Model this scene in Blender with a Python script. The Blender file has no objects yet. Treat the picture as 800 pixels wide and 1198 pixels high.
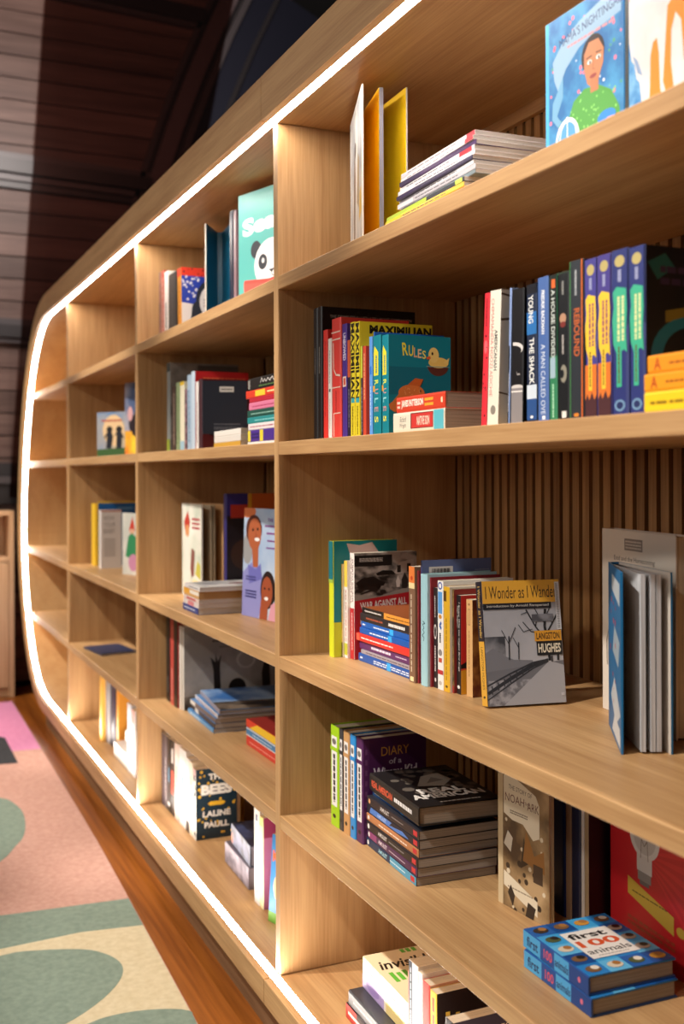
import bpy, math, random
from mathutils import Matrix, Vector
random.seed(7)
sc = bpy.context.scene
COL = sc.collection
R = math.radians

# ------------------------------------------------------------------ camera numbers
CAMP = Vector((2.164, -0.819, 1.25)); FPX = 1245.26; YAW = R(24.1417); ROLL = R(-0.1957); PPY = -44.75
FW = Vector((-math.cos(YAW), math.sin(YAW), 0)); RI0 = Vector((math.sin(YAW), math.cos(YAW), 0)); UP0 = Vector((0, 0, 1))
RI = RI0*math.cos(ROLL) + UP0*math.sin(ROLL); UP = -RI0*math.sin(ROLL) + UP0*math.cos(ROLL)
def ray(x, y): return FW + RI*((x-400)/FPX) - UP*((y-599-PPY)/FPX)
def at_y(x, y, Y): d = ray(x, y); return CAMP + d*((Y-CAMP.y)/d.y)
def at_x(x, y, X): d = ray(x, y); return CAMP + d*((X-CAMP.x)/d.x)
def at_z(x, y, Z): d = ray(x, y); return CAMP + d*((Z-CAMP.z)/d.z)
def XA(px, Y): return at_y(px, 555, Y).x            # x where a picture column meets the plane y = Y
def YA(px, X): return at_x(px, 555, X).y
def ZA(py, X, Y):                                    # height seen at a picture row above the point (X, Y)
    dep = (Vector((X, Y, CAMP.z))-CAMP).dot(FW)
    return CAMP.z - (py-599-PPY)/FPX*dep

# ------------------------------------------------------------------ dimensions
ZT, Z1, Z2, Z3, Z4, ZB = 2.0115, 1.679, 1.3197, 0.8549, 0.5085, 0.1613
SH = {0: Z1, 1: Z2, 2: Z3, 3: Z4, 4: ZB}
TH, DEP, BAY = 0.0284, 0.4427, 1.31

# ------------------------------------------------------------------ materials
def lin(h):
    if isinstance(h, str): c = [int(h[i:i+2], 16)/255 for i in (0, 2, 4)]
    else: c = h
    return tuple(x/12.92 if x <= .04045 else ((x+.055)/1.055)**2.4 for x in c) + (1,)
MATS = {}
def nodes(name):
    m = bpy.data.materials.new(name); m.use_nodes = True
    n = m.node_tree.nodes; l = m.node_tree.links
    return m, n, l, n['Principled BSDF']
def ink(h, rough=.38):
    k = ('ink', h, rough)
    if k not in MATS:
        m, n, l, b = nodes('printed_' + str(h))
        b.inputs['Base Color'].default_value = lin(h); b.inputs['Roughness'].default_value = rough
        MATS[k] = m
    return MATS[k]
def mottled(h1, h2, scale=30, lo=.4, hi=.6, stretch=(1, 1, 1), detail=4, h3=None):
    k = ('mot', h1, h2, scale, lo, hi, stretch, h3)
    if k not in MATS:
        m, n, l, b = nodes('mottled_' + h1)
        tc = n.new('ShaderNodeTexCoord'); mp = n.new('ShaderNodeMapping'); mp.inputs['Scale'].default_value = stretch
        nz = n.new('ShaderNodeTexNoise'); nz.inputs['Scale'].default_value = scale; nz.inputs['Detail'].default_value = detail
        cr = n.new('ShaderNodeValToRGB'); cr.color_ramp.elements[0].position = lo; cr.color_ramp.elements[1].position = hi
        cr.color_ramp.elements[0].color = lin(h1); cr.color_ramp.elements[1].color = lin(h2)
        if h3: e = cr.color_ramp.elements.new((lo+hi)/2); e.color = lin(h3)
        l.new(tc.outputs['Object'], mp.inputs['Vector']); l.new(mp.outputs[0], nz.inputs['Vector'])
        l.new(nz.outputs['Fac'], cr.inputs['Fac']); l.new(cr.outputs['Color'], b.inputs['Base Color'])
        b.inputs['Roughness'].default_value = .4
        MATS[k] = m
    return MATS[k]
def paper(h='d9cdb6'):
    k = ('paper', h)
    if k not in MATS:                                # edges of many leaves: fine streaks across the thickness
        m, n, l, b = nodes('paper_edges_' + h)
        tc = n.new('ShaderNodeTexCoord'); mp = n.new('ShaderNodeMapping'); mp.inputs['Scale'].default_value = (900, 6, 6)
        nz = n.new('ShaderNodeTexNoise'); nz.inputs['Scale'].default_value = 1; nz.inputs['Detail'].default_value = 2
        cr = n.new('ShaderNodeValToRGB'); c = lin(h)
        cr.color_ramp.elements[0].position = .3; cr.color_ramp.elements[1].position = .6
        cr.color_ramp.elements[0].color = tuple(v*.62 for v in c[:3])+(1,); cr.color_ramp.elements[1].color = c
        l.new(tc.outputs['Object'], mp.inputs['Vector']); l.new(mp.outputs[0], nz.inputs['Vector'])
        l.new(nz.outputs['Fac'], cr.inputs['Fac']); l.new(cr.outputs['Color'], b.inputs['Base Color'])
        b.inputs['Roughness'].default_value = .85
        MATS[k] = m
    return MATS[k]
def wood(name, axis, dark, light, rough=.45, freq=1.0, bump=.08, per_board=None):
    k = ('wood', name)
    if k in MATS: return MATS[k]
    m, n, l, b = nodes(name)
    tc = n.new('ShaderNodeTexCoord'); mp = n.new('ShaderNodeMapping')
    s = [26*freq, 26*freq, 26*freq]; s['xyz'.index(axis)] = 1.3*freq; mp.inputs['Scale'].default_value = s
    l.new(tc.outputs['Object'], mp.inputs['Vector'])
    n1 = n.new('ShaderNodeTexNoise'); n1.inputs['Scale'].default_value = 1; n1.inputs['Detail'].default_value = 5; n1.inputs['Distortion'].default_value = .6
    mp2 = n.new('ShaderNodeMapping'); s2 = [240*freq]*3; s2['xyz'.index(axis)] = 7*freq; mp2.inputs['Scale'].default_value = s2
    l.new(tc.outputs['Object'], mp2.inputs['Vector'])
    n2 = n.new('ShaderNodeTexNoise'); n2.inputs['Scale'].default_value = 1; n2.inputs['Detail'].default_value = 3
    l.new(mp.outputs[0], n1.inputs['Vector']); l.new(mp2.outputs[0], n2.inputs['Vector'])
    mx = n.new('ShaderNodeMix'); mx.data_type = 'FLOAT'; mx.inputs[0].default_value = .42
    l.new(n1.outputs['Fac'], mx.inputs[2]); l.new(n2.outputs['Fac'], mx.inputs[3])
    cr = n.new('ShaderNodeValToRGB'); cr.color_ramp.elements[0].position = .32; cr.color_ramp.elements[1].position = .62
    cr.color_ramp.elements[0].color = lin(dark); cr.color_ramp.elements[1].color = lin(light)
    l.new(mx.outputs[0], cr.inputs['Fac'])
    out = cr.outputs['Color']
    if per_board:                                    # every slat or plank its own tone
        ax, pitch, off, amt = per_board
        sp = n.new('ShaderNodeSeparateXYZ'); l.new(tc.outputs['Object'], sp.inputs[0])
        a = n.new('ShaderNodeMath'); a.operation = 'SUBTRACT'; a.inputs[1].default_value = off; l.new(sp.outputs['XYZ'.index(ax.upper())], a.inputs[0])
        d = n.new('ShaderNodeMath'); d.operation = 'DIVIDE'; d.inputs[1].default_value = pitch; l.new(a.outputs[0], d.inputs[0])
        f = n.new('ShaderNodeMath'); f.operation = 'FLOOR'; l.new(d.outputs[0], f.inputs[0])
        w = n.new('ShaderNodeTexWhiteNoise'); w.noise_dimensions = '1D'; l.new(f.outputs[0], w.inputs['W'])
        mr = n.new('ShaderNodeMapRange'); mr.inputs['To Min'].default_value = 1-amt; mr.inputs['To Max'].default_value = 1+amt*.6
        l.new(w.outputs['Value'], mr.inputs['Value'])
        hs = n.new('ShaderNodeHueSaturation'); l.new(mr.outputs[0], hs.inputs['Value']); l.new(out, hs.inputs['Color']); out = hs.outputs['Color']
    l.new(out, b.inputs['Base Color']); b.inputs['Roughness'].default_value = rough
    bp = n.new('ShaderNodeBump'); bp.inputs['Strength'].default_value = bump; bp.inputs['Distance'].default_value = .002
    l.new(mx.outputs[0], bp.inputs['Height']); l.new(bp.outputs[0], b.inputs['Normal'])
    MATS[k] = m
    return m
OAK_D, OAK_L = 'a4794c', 'c69d6c'
oak_x = wood('oak_along', 'x', OAK_D, OAK_L)
oak_z = wood('oak_upright', 'z', OAK_D, OAK_L)
oak_end = wood('oak_end_panel', 'z', 'b48a58', 'c7a170', freq=.6)
oak_slat = wood('oak_slats', 'z', '8f6237', 'b98d5a', per_board=('x', .0316, .0066-.005, .22))
oak_low = wood('oak_plinth', 'x', '6b4f36', '8a6a4c')
backing = ink('15110f', .9)

# ------------------------------------------------------------------ mesh builder
class MB:
    def __init__(s): s.v = []; s.f = []; s.mi = []; s.m = []; s.M = Matrix.Identity(4)
    def slot(s, m):
        if m not in s.m: s.m.append(m)
        return s.m.index(m)
    def poly(s, pts, m):
        b = len(s.v); s.v += [s.M @ Vector(p) for p in pts]; s.f.append(tuple(range(b, b+len(pts)))); s.mi.append(s.slot(m))
    def tris(s, pts, faces, m):
        b = len(s.v); s.v += [s.M @ Vector(p) for p in pts]; k = s.slot(m)
        for f in faces: s.f.append(tuple(b+i for i in f)); s.mi.append(k)
    def box(s, x0, x1, y0, y1, z0, z1, m):
        p = [(x0,y0,z0),(x1,y0,z0),(x1,y1,z0),(x0,y1,z0),(x0,y0,z1),(x1,y0,z1),(x1,y1,z1),(x0,y1,z1)]
        s.tris(p, [(0,3,2,1),(4,5,6,7),(0,1,5,4),(2,3,7,6),(1,2,6,5),(3,0,4,7)], m)
    def build(s, name, parent=None, bevel=0):
        me = bpy.data.meshes.new(name); me.from_pydata([tuple(v) for v in s.v], [], s.f)
        for m in s.m: me.materials.append(m)
        me.polygons.foreach_set('material_index', s.mi); me.update()
        o = bpy.data.objects.new(name, me); COL.objects.link(o)
        if parent: o.parent = parent
        if bevel:
            b = o.modifiers.new('bevel', 'BEVEL'); b.width = bevel; b.segments = 2; b.limit_method = 'ANGLE'
        return o
def empty(name, label, cat, M, group=None):
    o = bpy.data.objects.new(name, None); COL.objects.link(o); o.matrix_world = M; o.empty_display_size = .05
    o['label'] = label; o['category'] = cat
    if group: o['group'] = group
    return o

_txt = {}
def text_mesh(s, bold=0.0, shear=0.0):
    k = (s, bold, shear)
    if k not in _txt:
        cu = bpy.data.curves.new('lettering', 'FONT'); cu.body = s; cu.offset = bold; cu.shear = shear; cu.resolution_u = 3
        cu.align_x = 'LEFT'; cu.fill_mode = 'FRONT'; cu.space_line = .8
        o = bpy.data.objects.new('lettering', cu); COL.objects.link(o)
        dg = bpy.context.evaluated_depsgraph_get(); me = bpy.data.meshes.new_from_object(o.evaluated_get(dg))
        vs = [(v.co.x, v.co.y) for v in me.vertices]; fs = [tuple(p.vertices) for p in me.polygons]
        bpy.data.objects.remove(o); bpy.data.curves.remove(cu); bpy.data.meshes.remove(me)
        x0 = min(v[0] for v in vs); x1 = max(v[0] for v in vs); y0 = min(v[1] for v in vs); y1 = max(v[1] for v in vs)
        _txt[k] = ([((x-x0)/(x1-x0)-.5, (y-y0)/(y1-y0)-.5) for x, y in vs], fs)
    return _txt[k]

LAYER = .000025
def mat(c): return ink(c) if isinstance(c, str) else c
def ellipse(cu, cv, ru, rv, n=22, a0=0, a1=360):
    return [(cu+ru*math.cos(R(a0+(a1-a0)*i/n)), cv+rv*math.sin(R(a0+(a1-a0)*i/n))) for i in range(n if a1-a0 >= 360 else n+1)]
def draw(mb, P, U, V, items):
    """P(u,v,k) maps the face to space; u, v run 0..1; items are painted in order"""
    P0 = P; P = lambda u, v, k: P0(min(1, max(0, u)), min(1, max(0, v)), k)
    k = 1
    for it in items:
        t = it[0]; m = mat(it[1])
        if t == 'r':
            u0, v0, u1, v1 = it[2:6]; mb.poly([P(u0,v0,k), P(u1,v0,k), P(u1,v1,k), P(u0,v1,k)], m)
        elif t == 'e': mb.poly([P(a,b,k) for a, b in ellipse(*it[2:6])], m)
        elif t == 'arc': mb.poly([P(a,b,k) for a, b in ellipse(*it[2:6], 16, it[6], it[7])], m)
        elif t == 'p': mb.poly([P(a,b,k) for a, b in it[2]], m)
        elif t == 'l':                               # line of a width given as a share of the face height
            pts, w = it[2], it[3]
            for (a, b), (c, d) in zip(pts, pts[1:]):
                du, dv = (c-a)*U, (d-b)*V; L = math.hypot(du, dv) or 1; nu, nv = -dv/L*w*V/2/U, du/L*w/2
                mb.poly([P(a+nu,b+nv,k), P(c+nu,d+nv,k), P(c-nu,d-nv,k), P(a-nu,b-nv,k)], m)
        elif t == 't':                               # text filling a box w x h about (cu, cv)
            s, cu, cv, w, h = it[2:7]; opt = it[7] if len(it) > 7 else {}
            vs, fs = text_mesh(s, opt.get('bold', .02), opt.get('shear', 0)); a = R(opt.get('rot', 0))
            pts = []
            for x, y in vs:
                x, y = x*w*U, y*h*V; x, y = x*math.cos(a)-y*math.sin(a), x*math.sin(a)+y*math.cos(a)
                pts.append(P(cu+x/U, cv+y/V, k))
            mb.tris(pts, fs, m)
        elif t == 'ln':                              # rows of small print too fine to read
            u0, v0, u1, v1, n = it[2:7]; rg = random.Random(it[7] if len(it) > 7 else 3)
            for i in range(n):
                va = v0+(v1-v0)*(i+.2)/n; vb = v0+(v1-v0)*(i+.75)/n; u = u0
                while u < u1-.01:
                    w = min(rg.uniform(.05, .16)*(u1-u0), u1-u); mb.poly([P(u,va,k), P(u+w*.82,va,k), P(u+w*.82,vb,k), P(u,vb,k)], m); u += w
        elif t == 'dots':
            u0, v0, u1, v1, n, r = it[2:8]; rg = random.Random(it[8] if len(it) > 8 else 5)
            for i in range(n):
                a, b = rg.uniform(u0, u1), rg.uniform(v0, v1); q = r*rg.uniform(.6, 1.2)
                mb.poly([P(x,y,k) for x, y in ellipse(a, b, q*V/U, q, 8)], m)
        if t not in (): k += 1

# ------------------------------------------------------------------ books
def book(label, M, T, W, H, kind='paper', spine='808080', front=None, back=None, pages='d9cdb6', sp=(), fp=(), group=None, name='book'):
    """thickness along +X (front cover at x=T), width along +Y (spine at y=0), height along +Z"""
    front = front or spine; back = back or spine
    o = empty(name, label, 'magazine' if name == 'magazine' else 'book', M, group)
    hard = kind == 'hard'
    t = .0024 if hard else .0007; t = min(t, T*.22); sq = .003 if hard else .0004
    bul = min(.002, T*.10) if hard else min(.0008, T*.04)
    fm, bm, smt = mat(front), mat(back), mat(spine)
    mb = MB(); mb.box(T-t, T, 0, W, 0, H, fm)
    draw(mb, lambda u, v, k: (T+k*LAYER, u*W, v*H), W, H, fp); mb.build('front_cover', o)
    mb = MB(); mb.box(0, t, 0, W, 0, H, bm); mb.build('back_cover', o)
    mb = MB(); n = 6
    arc = lambda f: -bul*min(1, min(f, 1-f)/.12)
    xs = [0, .06, .12, .88, .94, 1]
    out = [(t*.0+T*f, arc(f)) for f in xs]; inn = [(T*(1-f), .0012 if hard else .0006) for f in xs]
    prof = out + [(T-t, inn[0][1]), (t, inn[0][1])]
    for i in range(len(prof)):
        a, b = prof[i], prof[(i+1) % len(prof)]
        mb.poly([(a[0],a[1],0), (b[0],b[1],0), (b[0],b[1],H), (a[0],a[1],H)], smt)
    mb.poly([(a[0],a[1],H) for a in prof], smt); mb.poly([(a[0],a[1],0) for a in reversed(prof)], smt)
    draw(mb, lambda u, v, k: ((.03+.94*v)*T, -bul-k*LAYER-.00003, H*(1-u)), H, T, sp); mb.build('spine', o)
    mb = MB(); mb.box(t, T-t, .0013 if hard else .0007, W-sq, sq, H-sq, paper(pages)); mb.build('page_block', o)
    return o
CUR = {}
def up(label, row, pxl, pxr, ytop, y0, W, key=None, lean=0, H=None, dz=0, rz=0, **kw):
    """a book upright on a shelf, spine to the room; picture columns give its place, the row its height"""
    x0, x1 = XA(pxl, y0), XA(pxr, y0)
    if key in CUR and key: x0 = max(x0, CUR[key]+.0005)
    T = max(x1-x0, .004); z = SH[row]+dz+.0003
    if H is None: H = ZA(ytop, x0+T/2, y0)-z
    H = min(H, .325 if row != 2 else .43)
    M = Matrix.Translation((x0, y0, z))
    if lean > 0:
        a = R(lean); x0 -= 0; M = Matrix.Translation((x0, y0, z+T*math.sin(a)+.0002)) @ Matrix.Rotation(a, 4, 'Y')
        CUR[key] = x0+T*math.cos(a)+H*math.sin(a) if key else 0
    elif lean < 0:
        M = Matrix.Translation((x0, y0, z+.0002)) @ Matrix.Rotation(R(lean), 4, 'Y')
        if key: CUR[key] = x0+T
    elif key: CUR[key] = x0+T
    if rz: M = M @ Matrix.Rotation(R(rz), 4, 'Z')
    if isinstance(W, tuple): W = YA(W[1], x0+T)-y0
    return book(label, M, T, min(W, DEP-y0-.004) if not rz else W, H, **kw)
def flat(label, x_right, y0, z, T, H, W, rz=0, **kw):
    """a book lying face up, spine to the room, its head to the left"""
    M = Matrix.Translation((x_right, y0, z+.0002)) @ Matrix.Rotation(R(rz), 4, 'Z') @ Matrix.Rotation(R(-90), 4, 'Y')
    return book(label, M, T, W, H, **kw)
def faced(label, x, y, z, T, W, H, az=-90, lean=0, roll=0, **kw):
    """a book shown cover out; (x, y) is the foot of its spine at the back cover"""
    M = Matrix.Translation((x, y, z+.0003)) @ Matrix.Rotation(R(az), 4, 'Z') @ Matrix.Rotation(R(-lean), 4, 'Y')
    return book(label, M, T, W, H, **kw)
def open_book(label, S, z, L, H, azf, azp, azb, outer, inner, cover_print=(), inner_print=(), leaf='cfcac4', spine=None, group=None, bt=.003, edge='efe9df', first_leaf=None, back_outer=None, pt=.006):
    """a hardback standing fanned open: directions (degrees, plan) of front board, leaf bundles and back board from the spine at S"""
    M = Matrix.Translation((S[0], S[1], z+.0002)); o = empty('open_book', label, 'book', M, group)
    def frame(az): return Matrix.Rotation(R(az-90), 4, 'Z')          # local +Y points along az, local +X to its right
    g = 0.006
    def board(nm, az, side, outc, inc, prints, inpr):
        mb = MB(); mb.M = frame(az)
        x0, x1 = (g, g+bt) if side > 0 else (-g-bt, -g)
        mb.box(x0, x1, .004, L, 0, H, ink(edge))
        xo, xi = (x1, x0) if side > 0 else (x0, x1)
        PO = lambda u, v, k: (xo+side*k*LAYER, .004+u*(L-.004), v*H); PI = lambda u, v, k: (xi-side*k*LAYER, .004+u*(L-.004), v*H)
        draw(mb, PO, L, H, [('r', outc, 0, 0, 1, 1)] + list(prints)); draw(mb, PI, L, H, [('r', inc, 0, 0, 1, 1)] + list(inpr))
        mb.build(nm, o)
    board('front_cover', azf, 1, outer, inner, cover_print, ())
    board('back_cover', azb, -1, back_outer or outer, inner, (), inner_print)
    for i, az in enumerate(azp):
        mb = MB(); mb.M = frame(az); mb.box(-pt/2, pt/2, .004, L-.006, .003, H-.003, paper(leaf))
        if first_leaf and i == 0: draw(mb, lambda u, v, k: (pt/2+k*LAYER, .004+u*(L-.011), .003+v*(H-.006)), L, H, [('r', first_leaf, 0, 0, 1, 1)])
        mb.build('page_block', o)
    mb = MB(); mb.M = frame(azf+(((azb-azf)+180) % 360-180)/2); mb.box(-g-bt, g+bt, -.001, .003, 0, H, mat(spine or outer)); mb.build('spine', o)
    return o
def az_to(S, L, px):
    """plan direction from S whose end, L away, stands on a picture column (the end nearer the camera)"""
    best = None
    for i in range(720):
        a = i*.5; P = Vector((S[0]+L*math.cos(R(a)), S[1]+L*math.sin(R(a)), CAMP.z)); d = P-CAMP
        q = 400+FPX*d.dot(RI)/d.dot(FW)
        if Vector((P.x-S[0], P.y-S[1], 0)).dot(FW) < -.3*L and (best is None or abs(q-px) < best[0]): best = (abs(q-px), a)
    return best[1]

# ================================================================== bookcase
case = empty('bookcase', 'long built-in oak bookcase with rounded end and glowing light strip around its inner rim', 'bookcase', Matrix.Translation((0, 0, 0)))
XE = 2.64
curve = [(-3.0, ZT), (-3.10, 2.006), (-3.19, 1.992), (-3.28, 1.967), (-3.37, 1.930), (-3.45, 1.885), (-3.53, 1.83), (-3.61, 1.76), (-3.69, 1.67), (-3.765, 1.56), (-3.83, 1.44), (-3.89, 1.29),
         (-3.935, 1.13), (-3.955, 1.0), (-3.955, .88), (-3.93, .76), (-3.885, .64), (-3.83, .54), (-3.76, .445), (-3.68, .36), (-3.59, .29), (-3.50, .24), (-3.40, .20), (-3.30, .178), (-3.20, .166), (-3.10, ZB)]
def smooth(c):
    out = []
    for i in range(len(c)-1):
        p0, p1, p2, p3 = c[max(i-1, 0)], c[i], c[i+1], c[min(i+2, len(c)-1)]
        for k in range(3):
            t = k/3
            out.append(tuple(.5*((2*b)+(-a+d)*t+(2*a-5*b+4*d-e)*t*t+(-a+3*b-3*d+e)*t**3) for a, b, d, e in zip(p0, p1, p2, p3)))
    return out+[c[-1]]
curve = smooth(curve)
def inner_x(z):
    for (xa, za), (xb, zb) in zip(curve, curve[1:]):
        if zb <= z <= za: return xa+(xb-xa)*(za-z)/(za-zb+1e-9)
    return -3.9
def offset(c):
    out = []
    for i, (x, z) in enumerate(c):
        a, b = c[max(i-1, 0)], c[min(i+1, len(c)-1)]; tx, tz = b[0]-a[0], b[1]-a[1]; L = math.hypot(tx, tz)
        nx, nz = tz/L, -tx/L                          # outward while running down the left end
        if nx > 0 and False: nx, nz = -nx, -nz
        up_ = max(0, (nz)); dn = max(0, -nz)
        w = .072+.023*up_-.018*dn
        out.append((x+nx*w, z+nz*w))
    return out
FY = -.038
def sweep(name, inn, outp, mtl, parent):
    mb = MB()
    for i in range(len(inn)-1):
        (a, b), (c, d) = (inn[i], inn[i+1]), (outp[i], outp[i+1])
        q = lambda p, y: (p[0], y, p[1])
        mb.poly([q(a,FY), q(b,FY), q(b,DEP), q(a,DEP)], mtl); mb.poly([q(c,FY), q(d,FY), q(d,DEP), q(c,DEP)], mtl)
        mb.poly([q(a,FY), q(b,FY), q(d,FY), q(c,FY)], mtl); mb.poly([q(a,DEP), q(b,DEP), q(d,DEP), q(c,DEP)], mtl)
    for i in (0, -1): q = lambda p, y: (p[0], y, p[1]); mb.poly([q(inn[i],FY), q(outp[i],FY), q(outp[i],DEP), q(inn[i],DEP)], mtl)
    o = mb.build(name, parent)
    return o
outer = offset(curve)
outer[0] = (curve[0][0], ZT+.095); outer[-1] = (curve[-1][0], ZB-.054)
ep = sweep('end_panel', curve, outer, oak_end, case)
for xa, xb in ((-2.999, -.001), (.001, XE)):
    mb = MB(); mb.box(xa, xb, FY, DEP, ZT, ZT+.095, oak_x); mb.build('top_board', case, .0015)
for xa, xb in ((-3.099, -.001), (.001, XE)):
    mb = MB(); mb.box(xa, xb, FY, DEP, ZB-.054, ZB, oak_x); mb.build('bottom_board', case, .0015)
mb = MB(); mb.box(XE, XE+.07, FY, DEP, ZB-.054, ZT+.095, oak_z); mb.build('end_panel', case, .002)
mb = MB(); mb.box(-3.3, XE, .004, .024, 0.0005, ZB-.0545, oak_low); mb.box(-3.3, -3.28, .0245, DEP, 0.0005, ZB-.0545, oak_low); mb.build('plinth', case)
DIV = [-2.62, -1.31, 0, 1.375]
for x in DIV:
    mb = MB(); mb.box(x-.0265, x, 0, DEP, ZB, ZT, oak_z); mb.build('divider', case, .0012)
EDGE = [None]+DIV+[XE]
for z in (Z1, Z2, Z3, Z4):
    for i in range(5):
        xa = inner_x(z-.014)+.002 if i == 0 else EDGE[i]; xb = EDGE[i+1]-.0265 if i < 4 else XE
        mb = MB(); mb.box(xa, xb, .0003, DEP, z-TH, z, oak_x); mb.build('shelf', case, .0012)
mb = MB(); mb.box(-3.9, XE, DEP+.0165, DEP+.022, ZB-.05, ZT+.02, backing); mb.build('back_panel', case)
for i in range(4):                                   # slatted lining behind each bay
    xa = DIV[i]; xb = (DIV+[XE])[i+1]
    mb = MB(); k0 = math.ceil((xa-.0066)/.0316)
    for k in range(k0, 200):
        x = .0066+k*.0316
        if x+.021 > xb: break
        mb.box(x, x+.0205, DEP+.0005, DEP+.0165, ZB, ZT-.026, oak_slat)
    mb.build('slat_panel', case)
    mb = MB(); mb.box(xa+.001, xb-.0275, DEP-.012, DEP+.0005, ZT-.0265, ZT-.0005, oak_x); mb.build('back_rail', case)
mb = MB(); mb.box(-3.75, -2.6465, DEP-.006, DEP+.0165, ZB+.2, ZT-.2, oak_z); mb.build('back_lining', case)

# light strip inside the rim
glow = bpy.data.materials.new('led_diffuser'); glow.use_nodes = True
gn = glow.node_tree.nodes; gn.remove(gn['Principled BSDF']); em = gn.new('ShaderNodeEmission')
em.inputs['Color'].default_value = (1, .90, .80, 1); em.inputs['Strength'].default_value = 58.0
glow.node_tree.links.new(em.outputs[0], gn['Material Output'].inputs['Surface'])
path = [(XE-.001, ZT)] + [(1.3, ZT), (0, ZT), (-1.31, ZT), (-2.62, ZT)] + curve + [(-2.62, ZB), (-1.31, ZB), (0, ZB), (1.3, ZB), (XE-.001, ZB)]
inn2 = []
for i, (x, z) in enumerate(path):
    a, b = path[max(i-1, 0)], path[min(i+1, len(path)-1)]; tx, tz = b[0]-a[0], b[1]-a[1]; L = math.hypot(tx, tz)
    inn2.append((x-tz/L*.0008, z+tx/L*.0008))
mb = MB(); rimm = ink('b9b2aa', .5)
for i in range(len(path)-1):
    a, b, c, d = path[i], path[i+1], inn2[i], inn2[i+1]; ya, yb = -.0220, -.0025
    q = lambda p, y: (p[0], y, p[1])
    mb.poly([q(c,ya), q(d,ya), q(d,yb), q(c,yb)], glow); mb.poly([q(a,ya), q(b,ya), q(d,ya), q(c,ya)], rimm); mb.poly([q(a,yb), q(b,yb), q(d,yb), q(c,yb)], rimm)
st = mb.build('light_strip', case); st['label'] = 'white glowing strip'
# ================================================================== books, right bay
OPEN = 'books on the brightly lit top shelf'
# ---- top shelf
G0 = 'picture books and magazines on the top shelf of the nearest bay'
S = (XA(416, .135), .135); L = .245
open_book('picture book standing fanned open with yellow endpapers and a pale painted front cover', S, Z1, L, .312,
    az_to(S, L, 429.5), [az_to(S, L, 447), az_to(S, L, 449)], az_to(S, L, 473.5), 'e9e6e2', 'ffd21a', leaf='9c9aa4', first_leaf='ffc200', group=G0, pt=.004, back_outer='e8d9a0',
    cover_print=[('r', mottled('7f8a96', 'd2cfc9', 14, .35, .6, (1, 1, .5)), .03, .02, .97, .98), ('p', '6b5138', [(.3,.1),(.42,.12),(.47,.55),(.38,.78),(.33,.5)]), ('p', 'cf9a35', [(.05,.04),(.6,.03),(.4,.13),(.1,.16)]),
                 ('p', '8f7a4e', [(.6,.35),(.72,.3),(.78,.6),(.66,.66)]), ('e', '3d3a3a', .45, .72, .07, .05), ('p', 'd9b24a', [(.75,.2),(.95,.24),(.92,.4),(.8,.38)])])
rg = random.Random(11)
mag = [('f0913a','e8772c'), ('f2c14e','ecd23a'), ('3c3f46','b8c65a'), ('7d8a90','56616b'), ('c9c4c8','efeaea'), ('efeaec','d9d4da'), ('3c3550','efe8ee'), ('e6e0e4','f3eeee'), ('efe9ea','c7434b'), ('58406a','eee8ec'), ('f3eeee','e9e2e6'), ('e7dfe3','f4f0ef')]
MAGL = ['orange magazine at the very bottom of the magazine stack on the top shelf', 'yellow-orange magazine second from the bottom of the top-shelf magazine stack', 'magazine with lime green and dark spine, third from the bottom of the magazine stack',
 'grey-blue magazine just above the lime green one in the magazine stack', 'pale grey magazine lying above the grey-blue one in the magazine stack', 'white magazine under the dark purple-spined one in the magazine stack',
 'magazine with dark purple head of spine in the middle of the magazine stack', 'white magazine just above the purple-spined one in the magazine stack', 'magazine with a red block at the foot of its white spine', 'purple and white magazine third from the top of the magazine stack',
 'white magazine just under the topmost one on the top-shelf stack', 'topmost white magazine with red corner on the top-shelf stack']
zc = Z1+.0005; tt = (ZA(152, XA(557, .02), .02)-Z1)/12-.0004; xlo, xhi = XA(545, .015), XA(557, .02)
for i, (c, d) in enumerate(mag):
    t = tt*rg.uniform(.9, 1.1)
    xr = xlo if i < 3 else xhi; Hh = (xlo-XA(447, .015) if i < 3 else xhi-XA(461, .02))-.0015*max(0, i-4)
    spn = [('r', d, .0, 0, .22, 1), ('ln', '5a5560', .25, .3, .8, .7, 1, i)]
    if i == 8: spn = [('r', 'd6323c', .82, 0, .97, 1), ('ln', '444050', .1, .3, .7, .7, 1)]
    if i in (2,): spn = [('r', 'b8cf4a', 0, 0, .55, 1), ('r', 'c8e05a', .9, 0, .98, 1)]
    if i in (11, 10): spn = [('r', 'd6404a', .9, 0, 1, 1), ('ln', '8a7f8a', .1, .3, .8, .7, 1, i)]
    if i in (6, 9): spn = [('r', '3c2f52', 0, 0, .3, 1), ('ln', '6a5f72', .35, .3, .9, .7, 1, i)]
    flat(MAGL[i], xr+rg.uniform(-.003, .003), .012+rg.uniform(0, .005)+(.004 if i > 2 else 0), zc, t, Hh, .205, rz=rg.uniform(-1.2, 1.2)-2, kind='paper', spine=c, front='ece7e6', pages='cbc3bb', sp=spn, group='magazines stacked flat on the top shelf', name='magazine')
    zc += t+.0004
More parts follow.
